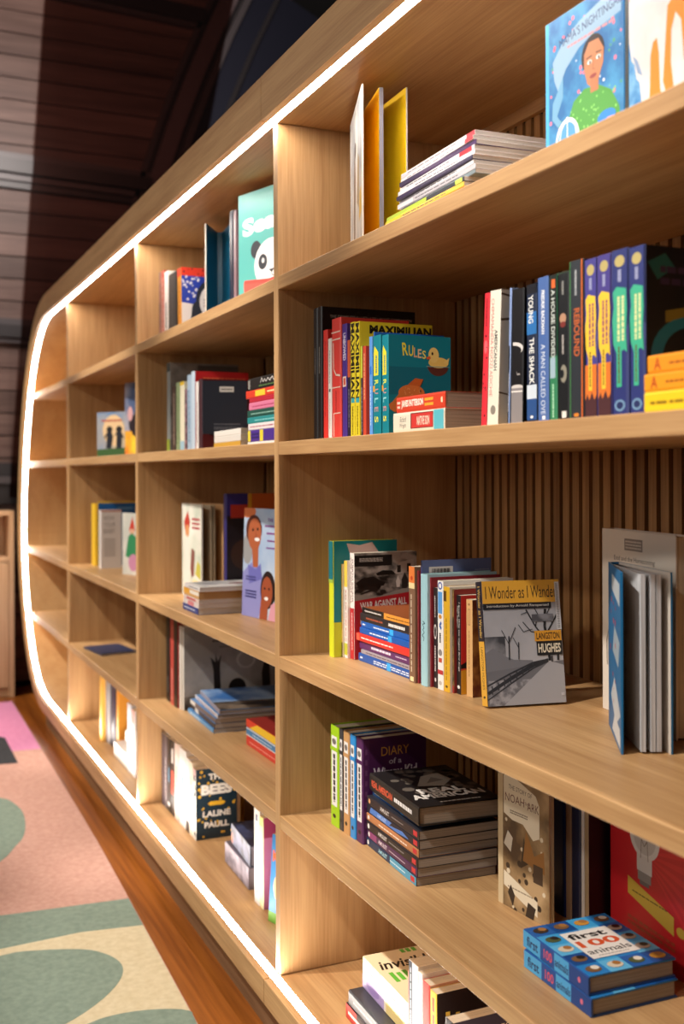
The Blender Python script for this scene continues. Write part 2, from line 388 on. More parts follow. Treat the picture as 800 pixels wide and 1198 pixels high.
# cover-out picture books at the right end
xa, xb = XA(631, .05), XA(724, .05)
Wm = xb-xa-.004
faced('picture book in bright blue flower pattern showing a child in green, cover outwards', xa, .075, Z1, .012, Wm, ZA(31, xa, .06)-Z1, kind='hard', spine='1d7fc4', front='2f88c9', group=G0, fp=[
    ('r', mottled('22659f', '3f8cbd', 22, .4, .6), 0, 0, 1, 1), ('r', '48a6dc', 0, 0, .045, 1),
    ('dots', 'd9738b', .05, .08, .97, .95, 40, .014, 2), ('dots', 'e9eef2', .05, .08, .97, .95, 30, .010, 9), ('dots', '4f9a6a', .05, .2, .97, .95, 26, .012, 4),
    ('p', '8aaac4', [(.10,.71),(.22,.80),(.45,.885),(.7,.93),(.97,.955),(.97,.79),(.7,.765),(.45,.71),(.28,.62),(.17,.5),(.12,.58)]),
    ('p', '689cbe', [(.17,.5),(.24,.58),(.24,.44),(.16,.33),(.22,.27),(.17,.25),(.09,.32),(.10,.43)]),
    ("t", '2a3060', "MAMA'S NIGHTINGALE", .60, .845, .82, .062, {'rot': 6, 'bold': .0}), ('ln', 'c98a92', .3, .745, .9, .775, 1, 4),
    ('p', '4c9440', [(.30,.02),(.28,.22),(.38,.37),(.52,.42),(.7,.40),(.85,.33),(.95,.2),(.97,.02)]), ('dots', '86cc6a', .34, .06, .92, .36, 50, .008, 3),
    ('e', '2b2022', .63, .62, .145, .125), ('p', 'b87a55', [(.52,.64),(.58,.705),(.7,.70),(.765,.62),(.76,.53),(.70,.44),(.62,.40),(.56,.44),(.52,.54)]), ('r', 'b0734f', .60, .37, .70, .46),
    ('e', 'f3eeea', .59, .575, .028, .014), ('e', 'f3eeea', .70, .58, .028, .014), ('e', '241a1a', .595, .573, .012, .012), ('e', '241a1a', .705, .578, .012, .012), ('e', '8f3f3a', .635, .475, .045, .014), ('l', '3a2722', [(.55,.605),(.62,.61)], .008), ('l', '3a2722', [(.67,.615),(.74,.61)], .008), ('l', '9a6040', [(.645,.57),(.63,.52),(.66,.515)], .006),
    ('e', 'dfe9ee', .30, .13, .16, .155), ('e', '4f93bf', .30, .12, .135, .135), ('l', 'eef3f5', [(.30,.29),(.22,.22),(.18,.1),(.2,.0)], .008), ('l', 'eef3f5', [(.30,.29),(.30,.0)], .008), ('l', 'eef3f5', [(.30,.29),(.40,.22),(.44,.1),(.42,.0)], .008), ('p', 'c94f4a', [(.26,.06),(.36,.12),(.33,.04)]),
    ('e', '2f7fd0', .80, .17, .11, .045), ('e', 'e7a0a6', .84, .13, .09, .03), ('e', 'b87a55', .93, .12, .05, .04)])
xa = XA(725.5, .047)
faced('white picture book with orange furry shapes, cover outwards at the right end', xa, .077, Z1, .014, .235, .315, kind='hard', spine='a9cdea', front='eceae8', group=G0, fp=[
    ('r', mottled('c4c2c2', 'd6d4d2', 18, .35, .6), 0, 0, 1, 1), ('p', mottled('f07f22', 'f59a3c', 60, .4, .6, (1, 1, .4)), [(0,.99),(0,.52),(.03,.55),(.06,.52),(.09,.57),(.13,.56),(.16,.63),(.2,.75),(.25,.99)]),
    ('p', 'f58020', [(.15,0),(.165,.14),(.17,.26),(.19,.31),(.22,.32),(.235,.26),(.245,.12),(.28,0)]), ('p', 'f58020', [(.265,.14),(.285,.30),(.30,.42),(.38,.46),(.5,.44),(.5,.2),(.42,.18),(.40,.34),(.36,.38),(.33,.32),(.325,.2),(.345,.1),(.30,.06)]),
    ('p', mottled('2f78b4', '6fa6cf', 40, .4, .6), [(0,0),(0,.36),(.02,.28),(.045,.26),(.06,.2),(.085,.18),(.10,.10),(.085,.04),(.06,0)]), ('p', '7d93b4', [(.03,.30),(.07,.22),(.11,.20),(.07,.27)])])

# ---- second shelf
G1 = 'upright books on the second shelf of the nearest bay'
k = 'r1'
up('black tall slim book against the oak divider, leftmost on the second shelf', 1, 368, 372.5, 361, .06, ('f', 468), k, kind='hard', spine='0e0d0f', sp=[('ln', '6a6460', .3, .4, .5, .6, 1)], group=G1)
up('tall black hardback with a line of small pale capitals along its cover top', 1, 373, 377.5, 359, .055, ('f', 486), k, kind='hard', spine='0d0c0d', front='100e0f', group=G1, sp=[('ln', '8a847c', .3, .35, .5, .6, 1)],
   fp=[('t', 'b5ada3', 'THE COMPLETE ILLUSTRATED MOVIE COMPANION', .52, .93, .88, .022, {'bold': .01}), ('dots', '2a2626', .3, .86, .6, .98, 10, .012)])
up('bright red paperback between the black hardback and a slim white book', 1, 379, 384, 386, .045, .14, k, spine='d8342c', sp=[('ln', 'a31f1c', .1, .3, .8, .6, 1)], group=G1)
up('slim white paperback standing between two red spines on the second shelf', 1, 384.5, 388.5, 396, .043, .13, k, spine='e6ded6', sp=[('ln', '6c6260', .12, .35, .45, .6, 1), ('r', '2b2626', .5, .3, .53, .7), ('ln', 'b6938a', .6, .35, .9, .6, 1)], group=G1)
up('thick coral red book with white line pattern on its spine', 1, 389, 400, 372.5, .042, .15, k, kind='hard', spine='dc4038', group=G1, sp=[('r', 'e8cfbd', .11, 0, .12, 1), ('r', 'e8cfbd', .17, 0, .18, 1), ('l', 'e8cfbd', [(.2,.2),(.42,.25),(.47,.5),(.48,.98)], .08), ('r', 'e8cfbd', .57, 0, .578, 1), ('r', 'e8cfbd', .785, .25, .793, 1), ('l', 'e8cfbd', [(.79,.25),(.98,.25)], .07), ('ln', 'b02f2a', .6, .4, .78, .6, 1)])
up('purple paperback with white spine lettering reading downwards', 1, 401, 406.5, 379, .042, .15, k, spine='4b2f86', group=G1, sp=[('t', 'e9e2ee', 'UNBOWED', .2, .5, .24, .62), ('r', 'e3c9b8', .46, .12, .55, .88), ('r', 'c94b3c', .475, .3, .535, .7)])
up('slim dark book with an orange head right of the purple paperback', 1, 407, 410.5, 398, .043, .13, k, spine='2b2230', group=G1, sp=[('r', 'c85a34', 0, 0, .38, 1), ('ln', '8d8794', .5, .3, .9, .65, 1)])
MX = [('r', 'e5d02e', 0, 0, 1, 1), ('t', '1a1712', 'MAXIMILIAN', .34, .5, .66, .86, {'bold': .04}), ('r', '35a3b0', .66, .1, .70, .9), ('ln', '6b5b12', .73, .25, .98, .7, 1)]
up('left one of two yellow books with black capitals down the spine', 1, 411, 416, 377, .043, .15, k, spine='e5d02e', sp=MX, group=G1)
up('right one of the two yellow books, its yellow cover carrying a large black title', 1, 416.5, 421.5, 376.5, .043, ('f', 506), k, spine='e5d02e', sp=MX, group=G1,
   fp=[('t', '15130f', 'MAXIMILIAN', .56, .935, .86, .075, {'bold': .05}), ('r', '6a8f3a', .2, 0, 1, .74)])
up('short dark paperback with pale spine print right of the yellow books', 1, 422, 424.5, 405, .045, .125, k, spine='37303e', sp=[('r', 'c9cf4a', 0, 0, .35, 1), ('ln', 'b9aebc', .45, .3, .95, .7, 1)], group=G1)
up('short orange-red paperback left of the two slim blue books', 1, 425, 428.5, 405, .044, .125, k, spine='cf4a32', sp=[('ln', 'f0c08a', .08, .3, .6, .7, 1)], group=G1)
up('slim bright blue paperback taller than the teal book next to it', 1, 429, 432.5, 388.5, .06, .15, k, spine='1f66c0', group=G1)
up('slim sky blue paperback just left of the two teal books', 1, 432.5, 436, 394, .04, .13, k, spine='5f9be0', sp=[('r', '2f6fd0', .3, .2, .38, .8), ('ln', 'e3ecf6', .5, .3, .9, .6, 1)], group=G1)
RS = [('p', 'e9d83a', [(.1,.2),(.17,.1),(.4,.1),(.4,.72),(.17,.72)]), ('ln', '2c6e84', .2, .3, .38, .6, 1), ('t', 'dfe24a', 'R', .47, .45, .05, .5), ('t', 'c9938f', 'U', .56, .45, .05, .5), ('t', '8fd2d2', 'L', .65, .45, .05, .5), ('t', 'b88', 'E', .74, .45, .05, .5) if False else ('t', 'c0908c', 'E', .74, .45, .05, .5), ('t', 'e8e04a', 'S', .84, .45, .06, .5), ('r', 'd9a03a', .5, 0, .56, .25)]
up('teal paperback with yellow bar on its spine, hidden behind its twin', 1, 437, 446, 392.5, .038, .132, k, spine='0e7f8d', sp=RS, group=G1)
duck = [('r', '0d7c8c', 0, 0, 1, 1), ('r', '0a6a7c', 0, .40, 1, .68),
    ('t', 'f0e13a', 'R', .26, .86, .085, .13, {'rot': 5}), ('t', 'e8d84a', 'U', .355, .845, .075, .11), ('t', 'd9b08a', 'L', .43, .83, .06, .10), ('t', 'e9c89a', 'E', .495, .82, .06, .09), ('t', 'eadf6a', 'S', .565, .81, .06, .085),
    ('arc', '5a2f26', .79, .70, .17, .10, 180, 360), ('e', 'e8c86a', .80, .735, .165, .055), ('e', 'ecd07a', .72, .81, .085, .078), ('p', 'ecd07a', [(.88,.74),(.98,.79),(.95,.71)]), ('p', 'd8602c', [(.665,.80),(.60,.785),(.61,.765),(.67,.77)]), ('e', '2a1a14', .70, .825, .014, .016), ('r', '7fb0b0', .60, .69, .98, .696),
    ('e', 'd9773a', .36, .42, .21, .085), ('p', 'd9773a', [(.2,.44),(.06,.33),(-.0,.30),(.02,.25),(.1,.22),(.24,.36)]), ('p', 'c9622c', [(.3,.50),(.42,.57),(.55,.56),(.5,.49)]), ('p', 'c9622c', [(.36,.34),(.42,.26),(.47,.35)]), ('e', '2a160f', .5, .44, .014, .014), ('dots', 'e8955a', .25, .38, .5, .47, 20, .008),
    ('e', 'b9b3ac', .80, .30, .13, .115), ('e', '9f9a94', .80, .30, .10, .088)]
up('teal paperback showing a rubber duck and a goldfish on its cover', 1, 447.5, 455, 392, .033, ('f', 527.5), k, spine='0e7f8d', front='0d7c8c', sp=RS, fp=duck, group=G1)
# two paperbacks lying flat in front of the duck cover
xr = XA(521, .012)
flat('cream and red thick paperback lying at the bottom of a pair on the second shelf', xr, .012, Z2, .033, .178, .108, spine='e8dcc6', pages='a89a88', group='paperbacks lying flat on the second shelf', sp=[('t', '57504a', 'Richard', .20, .66, .13, .3, {'bold': .0, 'shear': .3}), ('t', '57504a', 'Wright', .20, .3, .13, .3, {'bold': .0, 'shear': .3}), ('r', '5a2320', .355, .12, .79, .95), ('r', 'cf3b36', .37, .16, .78, .91), ('t', 'efe0c8', 'NATIVE SON', .60, .52, .24, .48), ('r', '5fb7c4', .8, 0, .98, 1)])
flat('orange-red paperback lying on top of the cream and red one', xr-.002, .014, Z2+.0336, .026, .168, .105, spine='d3432a', front='b83a26', pages='a89a88', group='paperbacks lying flat on the second shelf', sp=[('t', 'f3e3d2', 'JAMES PATTERSON', .34, .5, .46, .6, {'bold': .05}), ('ln', 'efb43a', .60, .18, .78, .85, 2, 14), ('r', 'f0d9b0', .92, .35, .95, .7), ('ln', 'f0d9c0', .02, .2, .09, .8, 2)])
# leaning books and the long upright run
k = 'r1b'
G1b = 'upright books right of the flat pair on the second shelf'
up('red slim book leaning right against the white paperback on the second shelf', 1, 563, 569, 345, .05, .15, k, lean=3.6, spine='e02f3c', group=G1b, sp=[('ln', '8d1722', .04, .3, .25, .7, 1), ('e', 'ef6a70', .4, .5, .05, .3), ('dots', '3a0d14', .3, .2, .95, .8, 9, .12)])
CUR[k] = XA(570, .05)
up('white paperback with large red and grey lettering down its leaning spine', 1, 570, 582.5, 342, .045, .14, k, lean=3.2, spine='e8e1cf', group=G1b, sp=[('t', '4a4644', 'AMERICANAH', .44, .66, .30, .3), ('t', 'c65a52', 'CHIMAMANDA NGOZI ADICHIE', .42, .28, .72, .28, {'bold': .0}), ('e', '8a8378', .88, .55, .035, .25)],
   fp=[('l', '6a5030', [(0,.97),(.4,.92),(.6,.99)], .015), ('l', '6a5030', [(0,.78),(.5,.82)], .018), ('l', '6a5030', [(0,.25),(.4,.2)], .012)])
CUR[k] = XA(590, .045)
up('slim light blue paperback leaning between white and black spines', 1, 590, 596, 338.5, .05, .14, k, lean=2.4, spine='8fa6d4', front='7f97c8', group=G1b, sp=[('r', '15131a', .42, 0, 1, .6), ('ln', 'e3e0ea', .62, .15, .9, .4, 1), ('ln', '5b6ea8', .05, .5, .4, .8, 1)])
CUR[k] = XA(597.5, .05)
up('black paperback with white curved stripes and grey foot beside the light blue one', 1, 598, 612, 339.5, .05, .14, k, lean=1.5, spine='131215', group=G1b, sp=[('r', '8b8585', .73, 0, 1, 1), ('arc', 'd8d2cc', .44, .1, .05, .9, 0, 180), ('arc', '131215', .455, .1, .04, .75, 0, 180), ('arc', 'cfc9c4', .73, .5, .025, .6, 90, 270), ('t', '9a9490', 'J', .62, .6, .03, .3, {'bold': 0}), ('r', 'e9e4de', .75, 0, .76, 1)])
CUR[k] = XA(616.5, .05)
def run(label, a, b, yt, col, sp, **kw): return up(label, 1, a, b, yt, kw.pop('y0', .05), kw.pop('W', .15), k, spine=col, sp=sp, group=G1b, **kw)
run('blue and black paperback with white spine capitals and a snowy foot', 617, 629, 333, '1b2740', [('r', '10121c', 0, 0, .07, 1), ('r', '2b6fb0', .20, 0, .36, 1), ('t', 'f0efe8', 'YOUNG', .18, .42, .2, .5), ('t', 'f0efe8', 'THE SHACK', .55, .5, .33, .5), ('r', 'cfd9e2', .72, 0, .82, 1), ('r', '2a4f88', .82, 0, .97, 1), ('e', 'f0efe8', .95, .5, .01, .16)])
run('mid blue paperback with pale lettering between the snowy-footed book and a green one', 630, 642.5, 325, '4a69a4', [('t', 'eef0f2', 'FREDRIK BACKMAN', .24, .5, .3, .32, {'bold': .03}), ('t', 'dfe6ee', 'A MAN CALLED OVE', .70, .5, .48, .42, {'bold': .0}), ('r', 'eef0f2', .95, .4, .975, .7)])
run('narrow green spined paperback with an orange mark at its head', 643.5, 652.5, 322.5, '2f7d55', [('r', '17211d', 0, 0, .55, 1), ('r', 'd9682e', .03, .3, .09, .8), ('t', 'cfd6cf', 'A HOUSE DIVIDED', .33, .5, .46, .5), ('r', '9fb8c4', .56, .1, .70, .8), ('ln', 'a7d9b4', .74, .3, .97, .7, 1)])
run('black paperback with small figures printed on its spine', 653.5, 667, 319, '14171a', [('r', '31402f', .0, 0, .01, 1), ('ln', '8f8f8a', .06, .3, .16, .6, 1), ('e', 'b58a6d', .31, .45, .035, .3), ('e', '7a2f2a', .35, .45, .02, .25), ('ln', 'b0aaa4', .42, .3, .55, .6, 1), ('e', '8f8a7a', .68, .5, .06, .3), ('e', '14171a', .68, .35, .03, .2), ('r', 'e6e2da', .93, .35, .975, .75)])
run('charcoal hardback with orange lettering on its spine', 668, 684, 305.5, '2b3036', [('r', '3f7a44', 0, 0, 1, .07), ('ln', 'aeb2b4', .06, .35, .22, .6, 1), ('t', 'c0602e', 'REBOUND', .45, .55, .30, .45), ('e', 'd9822e', .965, .5, .012, .2), ('r', 'd0662e', .0, .9, 1, 1)], kind='hard')
def series(label, a, b, yt, top, foot, g1, g2, **kw):
    pr = [('r', top, 0, 0, .45, 1), ('e', 'b9a86a', .07, .5, .035, .33), ('ln', '9fa3c4', .12, .3, .2, .7, 1),
          ('p', g1, [(.22,.30),(.25,.05),(.34,.12),(.42,.02),(.56,.08),(.62,.3),(.60,.8),(.62,.97),(.5,.9),(.36,.97),(.24,.92)]), ('ln', g2, .28, .3, .55, .85, 2, 4), ('r', g1, .56, .3, .82, .62), ('ln', '5a4a1a', .58, .36, .8, .55, 1)]
    if foot == 'c8642a': pr = [('r', 'd9752f', .66, 0, .9, 1), ('p', '4a2a2e', [(.88,0),(.84,.2),(.88,.35),(.83,.6),(.88,.8),(.85,1),(1,1),(1,0)])] + pr
    else: pr += [('e', '6f93b4', .93, .5, .035, .35), ('e', '26305e', .93, .5, .022, .22)]
    run(label, a, b, yt, top, pr, kind='hard', **kw)
series('left one of the two purple and orange hardbacks with yellow emblem', 686, 700, 304, '46408c', 'c8642a', 'f0c43a', '8a3a6a')
series('right one of the two purple and orange hardbacks with yellow emblem', 701, 716.5, 299, '463c86', 'c8642a', 'f0c43a', '8a3a6a')
series('navy hardback with green emblem, beside the purple and orange pair', 717.5, 736.5, 293, '2b3470', 'x', '3fb08a', 'dfe0a0')
series('navy hardback with green emblem, rightmost upright on the second shelf', 738, 756, 289.5, '2b3572', 'x', '3fb08a', 'dfe0a0', W=.152, front='10131c', fp=[
    ('p', '1f5a5a', [(.02,.9),(.2,.96),(.3,.88),(.12,.8)]), ('ln', '3b2a4a', .15, .76, .98, .9, 2, 6), ('p', '7a6a2a', [(.2,.62),(.95,.72),(.95,.64),(.2,.55)]), ('arc', '1f6f8a', .45, .35, .4, .24, 60, 280), ('arc', '10131c', .47, .35, .3, .18, 60, 280), ('e', 'a4701f', .75, .42, .3, .1), ('p', 'c98f2a', [(.5,.36),(.7,.5),(1,.48),(1,.34)])])
# yellow and orange trio lying in front
xr = 1.342
zz = Z2
for lab, c, t, pr, dx in (('bright yellow paperback at the bottom of the trio at the shelf right end', 'f2c91f', .0235, [('ln', '8a6a10', .06, .3, .9, .6, 1, 8)], -.002),
                      ('orange paperback with a big letter A, middle of the yellow trio', 'f09a1a', .0205, [('t', 'b84418', 'A', .10, .5, .07, .75), ('ln', '9a4a12', .22, .35, .7, .6, 1)], -.002),
                      ('orange paperback with a big letter A on top of the yellow trio', 'f0941c', .0205, [('t', 'b84418', 'A', .10, .5, .07, .75), ('ln', '9a4a12', .22, .35, .7, .6, 1, 5)], .004)):
    flat(lab, xr+dx, .012, zz, t, xr-XA(756, .012), .105, spine=c, front='f3b83a', sp=pr, group='yellow and orange paperbacks stacked flat on the second shelf'); zz += t+.0004

# ---- third shelf
G2 = 'upright books on the third shelf of the nearest bay'
k = 'r2'
up('tall lime and teal picture book, leftmost upright on the third shelf', 2, 385, 390, 633, .10, ('f', 464), k, kind='hard', spine='cfd62a', front='0f7f83', group=G2, sp=[('r', '0d6f76', 0, 0, .33, 1), ('r', '9ab84a', .33, 0, .36, 1)],
   fp=[('p', 'd9b6ac', [(.2,.98),(.3,.8),(.18,.72),(.25,.6),(.6,.62),(.75,.8),(.7,.9),(.6,.985),(.4,.96)]), ('ln', '8c2430', .3, .75, .7, .87, 1, 7), ('r', 'c8cf2a', 0, 0, 1, .3)])
up('slim yellow and black book between the lime picture book and two white-red ones', 2, 391.5, 395.5, 660, .118, .15, k, front='e6dcc6', spine='e0a82a', group=G2, sp=[('r', '2a2118', .84, 0, 1, 1), ('r', 'f0d05a', .7, 0, .84, 1)])
for lab, a, b in (('left one of two matching white and red books with yellow heads', 397, 401), ('right one of two matching white and red books with yellow heads', 401.5, 406)):
    up(lab, 2, a, b, 656, .122, .15, k, spine='e6ddd2', group=G2, sp=[('r', 'e8c64a', 0, 0, .27, 1), ('ln', 'a8332c', .3, .25, .84, .7, 1, 8), ('ln', '4a7a3a', .3, .25, .5, .4, 1), ('r', 'b9b93a', .85, 0, .97, 1)])
street = [('r', mottled('1a1918', 'a59d95', 26, .40, .60, (1, 1, 1.6)), 0, .35, 1, 1), ('p', '8e877f', [(0,.45),(.35,.40),(.85,.52),(1,.50),(1,.36),(0,.36)]), ('r', '1d1b1b', 0, .82, .6, .97), ('p', 'b4aca3', [(.62,.70),(.72,.86),(.95,.9),(.95,.72)]), ('r', '26211f', .68, .72, .74, .82), ('r', '26211f', .84, .72, .9, .84),
    ('p', '141313', [(.02,.60),(.12,.66),(.3,.68),(.42,.62),(.5,.60),(.46,.55),(.06,.54)]), ('p', '141313', [(.34,.72),(.45,.76),(.6,.75),(.66,.70),(.36,.69)]), ('e', '0c0b0b', .12, .55, .04, .025), ('e', '0c0b0b', .38, .55, .04, .025), ('p', '2a2624', [(.75,.62),(.8,.72),(.86,.62),(.84,.5),(.76,.5)]), ('p', 'cfc8c0', [(.66,.6),(.69,.68),(.73,.6),(.72,.52),(.67,.52)]), ('l', '1c1a1a', [(.1,.45),(.3,.5)], .015), ('e', '1c1a1a', .45, .47, .05, .02),
    ('ln', 'c9c3bb', .08, .88, .45, .935, 3, 4), ('p', 'b0202a', [(0,0),(0,.335),(1,.425),(1,0)]), ('t', 'efe3da', 'WAR AGAINST ALL', .44, .31, .72, .085, {'rot': 4}), ('t', 'efe3da', 'PUERTO RICANS', .44, .19, .72, .085, {'rot': 4})]
def lift(items):
    q = lambda v: .55+(v-.36)*.70 if v > .345 else v
    out = []
    for it in items:
        it = list(it)
        if it[0] in ('r', 'ln'): it[3], it[5] = q(it[3]), q(it[5])
        elif it[0] == 'e': it[3] = q(it[3])
        elif it[0] in ('p', 'l'): it[2] = [(a, q(b)) for a, b in it[2]]
        out.append(tuple(it))
    return out
street = lift([x for x in street if x[0] != 't' and x[1] != 'b0202a']) + [('p', 'b0202a', [(0,0),(0,.55),(1,.62),(1,0)]), ('t', 'efe3da', 'WAR AGAINST ALL', .46, .515, .74, .07, {'rot': 4}), ('t', 'efe3da', 'PUERTO RICANS', .46, .38, .74, .075, {'rot': 4})]
up('white and red book with a black and white street photograph on its cover', 2, 407, 414, 647, .128, ('f', 487), k, spine='e3dad2', front='8e877f', group=G2, fp=street, sp=[('t', '5a1f24', 'WAR AGAINST ALL', .26, .3, .44, .3), ('t', '5a1f24', 'PUERTO RICANS', .26, .68, .4, .3), ('r', 'b4202a', .52, 0, 1, 1), ('ln', 'e9c9c4', .56, .35, .92, .65, 1)])
# flat stack of paperbacks in front of the street cover
CUR['r2s'] = CUR['r2']
STK = [('blue paperback at the very bottom of the stack below the street photograph', '1a4f9a', .0165, [('ln', 'cfd9e6', .3, .2, .95, .75, 2), ('r', '2f9fe0', .55, 0, .62, 1), ('r', 'dfe6ee', .03, .4, .08, .6)]),
       ('grey and white paperback second from the bottom of that third-shelf stack', '9a9098', .0085, [('ln', '4a3f4a', .1, .3, .95, .7, 1)]),
       ('purple paperback with white lettering in the lower half of the third-shelf stack', '5a2a5f', .0165, [('ln', 'e3d6e2', .24, .25, .62, .8, 1, 9), ('ln', 'c9b6c9', .7, .35, .9, .65, 1)]),
       ('bright red paperback with white lettering in the third-shelf stack', 'd8342f', .0155, [('ln', 'f3e3dc', .1, .35, .7, .65, 1, 6), ('r', 'e8604a', .0, 0, .06, 1)]),
       ('blue paperback just above the red one in the third-shelf stack', '1c56a6', .0125, [('ln', 'dfe6f0', .2, .3, .6, .7, 1, 2), ('r', '2f9fe0', .56, 0, .63, 1)]),
       ('blue paperback just below the charcoal one in the third-shelf stack', '205aa8', .0125, [('ln', 'dfe6f0', .25, .3, .55, .7, 1, 3), ('r', '35a6e4', .56, 0, .63, 1), ('r', 'e2e8f0', .03, .4, .08, .65)]),
       ('charcoal paperback with white block letters second from the top of that stack', '2b2729', .0165, [('ln', 'a5523a', .12, .3, .45, .7, 1), ('ln', 'e0dad4', .56, .15, .86, .85, 1, 12)]),
       ('black and orange paperback topping the stack below the street photograph', '1d1a1b', .013, [('ln', 'cfc8c0', .06, .3, .4, .7, 1), ('r', 'd98f3a', .45, 0, 1, 1), ('ln', '6b4a1a', .5, .3, .95, .6, 1)])]
zz = Z3; rg = random.Random(3); XS = XA(478, .125)-.004
for i, (lab, c, t, pr) in enumerate(STK):
    xr = XS+[0, -.004, -.003, -.006, 0, 0, -.002, -.0][i]; hl = (XS-max(XA(417, .135), CUR['r2s']+.006))*[.99, .93, .98, .995, .97, .97, .975, .94][i]
    flat(lab, min(xr, XS), .135+rg.uniform(-.002, .003), zz, t, hl, .128, rz=rg.uniform(-.2, .2), spine=c, front=('8a4a24' if i == 7 else c), sp=pr, pages='b0a596', group='paperbacks stacked flat on the third shelf'); zz += t+.0004
k = 'r2b'; CUR[k] = XS+.003
def run2(label, a, b, yt, col, sp, y0, W=.15, **kw): return up(label, 2, a, b, yt, y0, W, k, spine=col, sp=sp, group=G2, **kw)
run2('brown spined book with orange head standing right of the flat stack', 478, 485, 663, '7a5a44', [('r', 'd9783a', 0, 0, .14, 1), ('r', 'e3cf9a', .14, 0, .19, 1), ('e', 'b8401f', .1, .5, .02, .2), ('ln', 'd9c6b0', .24, .3, .92, .55, 1, 3), ('r', 'e3d2a0', .95, .2, .99, .8)], .125)
run2('slim maroon book next to the orange-headed brown one', 485.5, 489, 668, '8f2a30', [('ln', 'c97a74', .2, .35, .95, .6, 1, 4)], .13)
run2('tall slate blue book with a barcode sticker on its cover', 489.5, 491.5, 656, '3a3f6a', [('r', '20202c', .0, 0, .05, 1)], .135, ('f', 574), kind='hard', front='5a668f', fp=[('r', 'cfc8c4', .10, .865, .44, .945), ('ln', '8a93ad', .76, .885, .97, .915, 2)] + [('r', '2a2a30', .14+.0165*i, .885, .14+.0165*i+(.010 if i % 3 else .006), .93) for i in range(16)])
run2('light turquoise book with dark script on its spine', 492, 499.5, 672, '9cc6cf', [('l', '26404a', [(.42,.4),(.44,.75),(.45,.35),(.48,.6),(.5,.4),(.52,.65),(.55,.3),(.57,.6),(.6,.5)], .07)], .13, front='a9cdd6', kind='hard')
run2('maroon hardback between the turquoise and the black spine', 500, 503.5, 676, '7d1f2a', [('ln', 'c46f6c', .05, .3, .3, .6, 1), ('ln', 'c46f6c', .7, .3, .9, .6, 1)], .135, kind='hard', front='8a222c')
run2('black book with a white oval emblem on its spine', 504, 511, 688, '2a2324', [('ln', 'cfc6c0', .08, .3, .3, .6, 1), ('e', 'd9d2cc', .44, .5, .075, .36), ('e', '2a2324', .44, .5, .055, .25), ('ln', 'cfc6c0', .58, .25, .84, .7, 1), ('e', 'd9d2cc', .92, .5, .02, .2)], .14)
run2('white and blue book with a round blue badge at the spine head', 511.5, 518, 680, 'e8e6e2', [('e', '3a4f9a', .045, .5, .035, .42), ('e', 'e8e6e2', .045, .5, .022, .26), ('r', '5b9bd8', .10, .1, .30, .9), ('e', 'c98a3a', .33, .5, .02, .3), ('l', '2a5fb0', [(.38,.7),(.41,.4),(.44,.7)], .25), ('ln', '2a2626', .48, .25, .58, .75, 1, 2), ('e', '8a8684', .66, .5, .03, .35), ('r', 'c04a3a', .71, .2, .75, .8), ('r', 'b5323a', .82, 0, .86, 1), ('e', 'b9b4b0', .94, .5, .02, .3)], .14)
run2('yellow book between the white-blue badge spine and a brown one', 518.5, 525.5, 687, 'd8a92a', [('r', '5a3f14', .04, .0, .14, .5), ('ln', '8a6a1a', .3, .35, .9, .6, 1), ('e', '4a3510', .95, .5, .012, .2)], .14, front='e3d9c8')
run2('brown mottled book with red top right of the yellow one', 526, 530.5, 690, '6b5630', [('r', mottled('3a2c1a', '8a6a3a', 60), 0, 0, .93, 1), ('r', '9a2a26', .93, 0, 1, 1)], .145, front='8f2f2a')
caged = [('r', 'd0322c', 0, 0, 1, 1), ('p', 'e3a52c', [(0,0),(0,.24),(1,.38),(1,0)]), ('p', 'd9472e', [(0,.24),(0,.28),(1,.42),(1,.38)]), ('p', '1a1616', [(0,.3),(.3,.42),(.55,.36),(.8,.44),(1,.4),(1,.3),(0,.26)]), ('ln', '8f1f1c', .2, .7, .8, .95, 3)]
run2('black spined paperback with white script and red-orange cover', 531.5, 538.5, 697, '211c1e', [('t', 'efe9e2', 'I Know Why the Caged Bird Sings', .42, .62, .7, .34, {'bold': .0, 'shear': .2}), ('t', 'efe9e2', 'Maya Angelou', .22, .25, .22, .26, {'bold': 0, 'shear': .2}), ('e', 'efe9e2', .93, .5, .018, .3)], .15, front='d0322c', fp=caged, dz=0)
run2('tan book with brown marbled cover, last upright before the leaning grey cover', 545, 552, 702, 'd9ac74', [('l', '7a4a2a', [(.1,.35),(.1,.65),(.26,.65),(.26,.35),(.1,.35)], .05), ('e', '8a5a34', .05, .5, .012, .15), ('ln', '9a6a3a', .32, .4, .8, .6, 1)], .155, .12, front='8f5a2a', fp=[('r', mottled('6a2f1a', 'b8793a', 26, .4, .62, h3='8f5426'), 0, 0, 1, 1)])
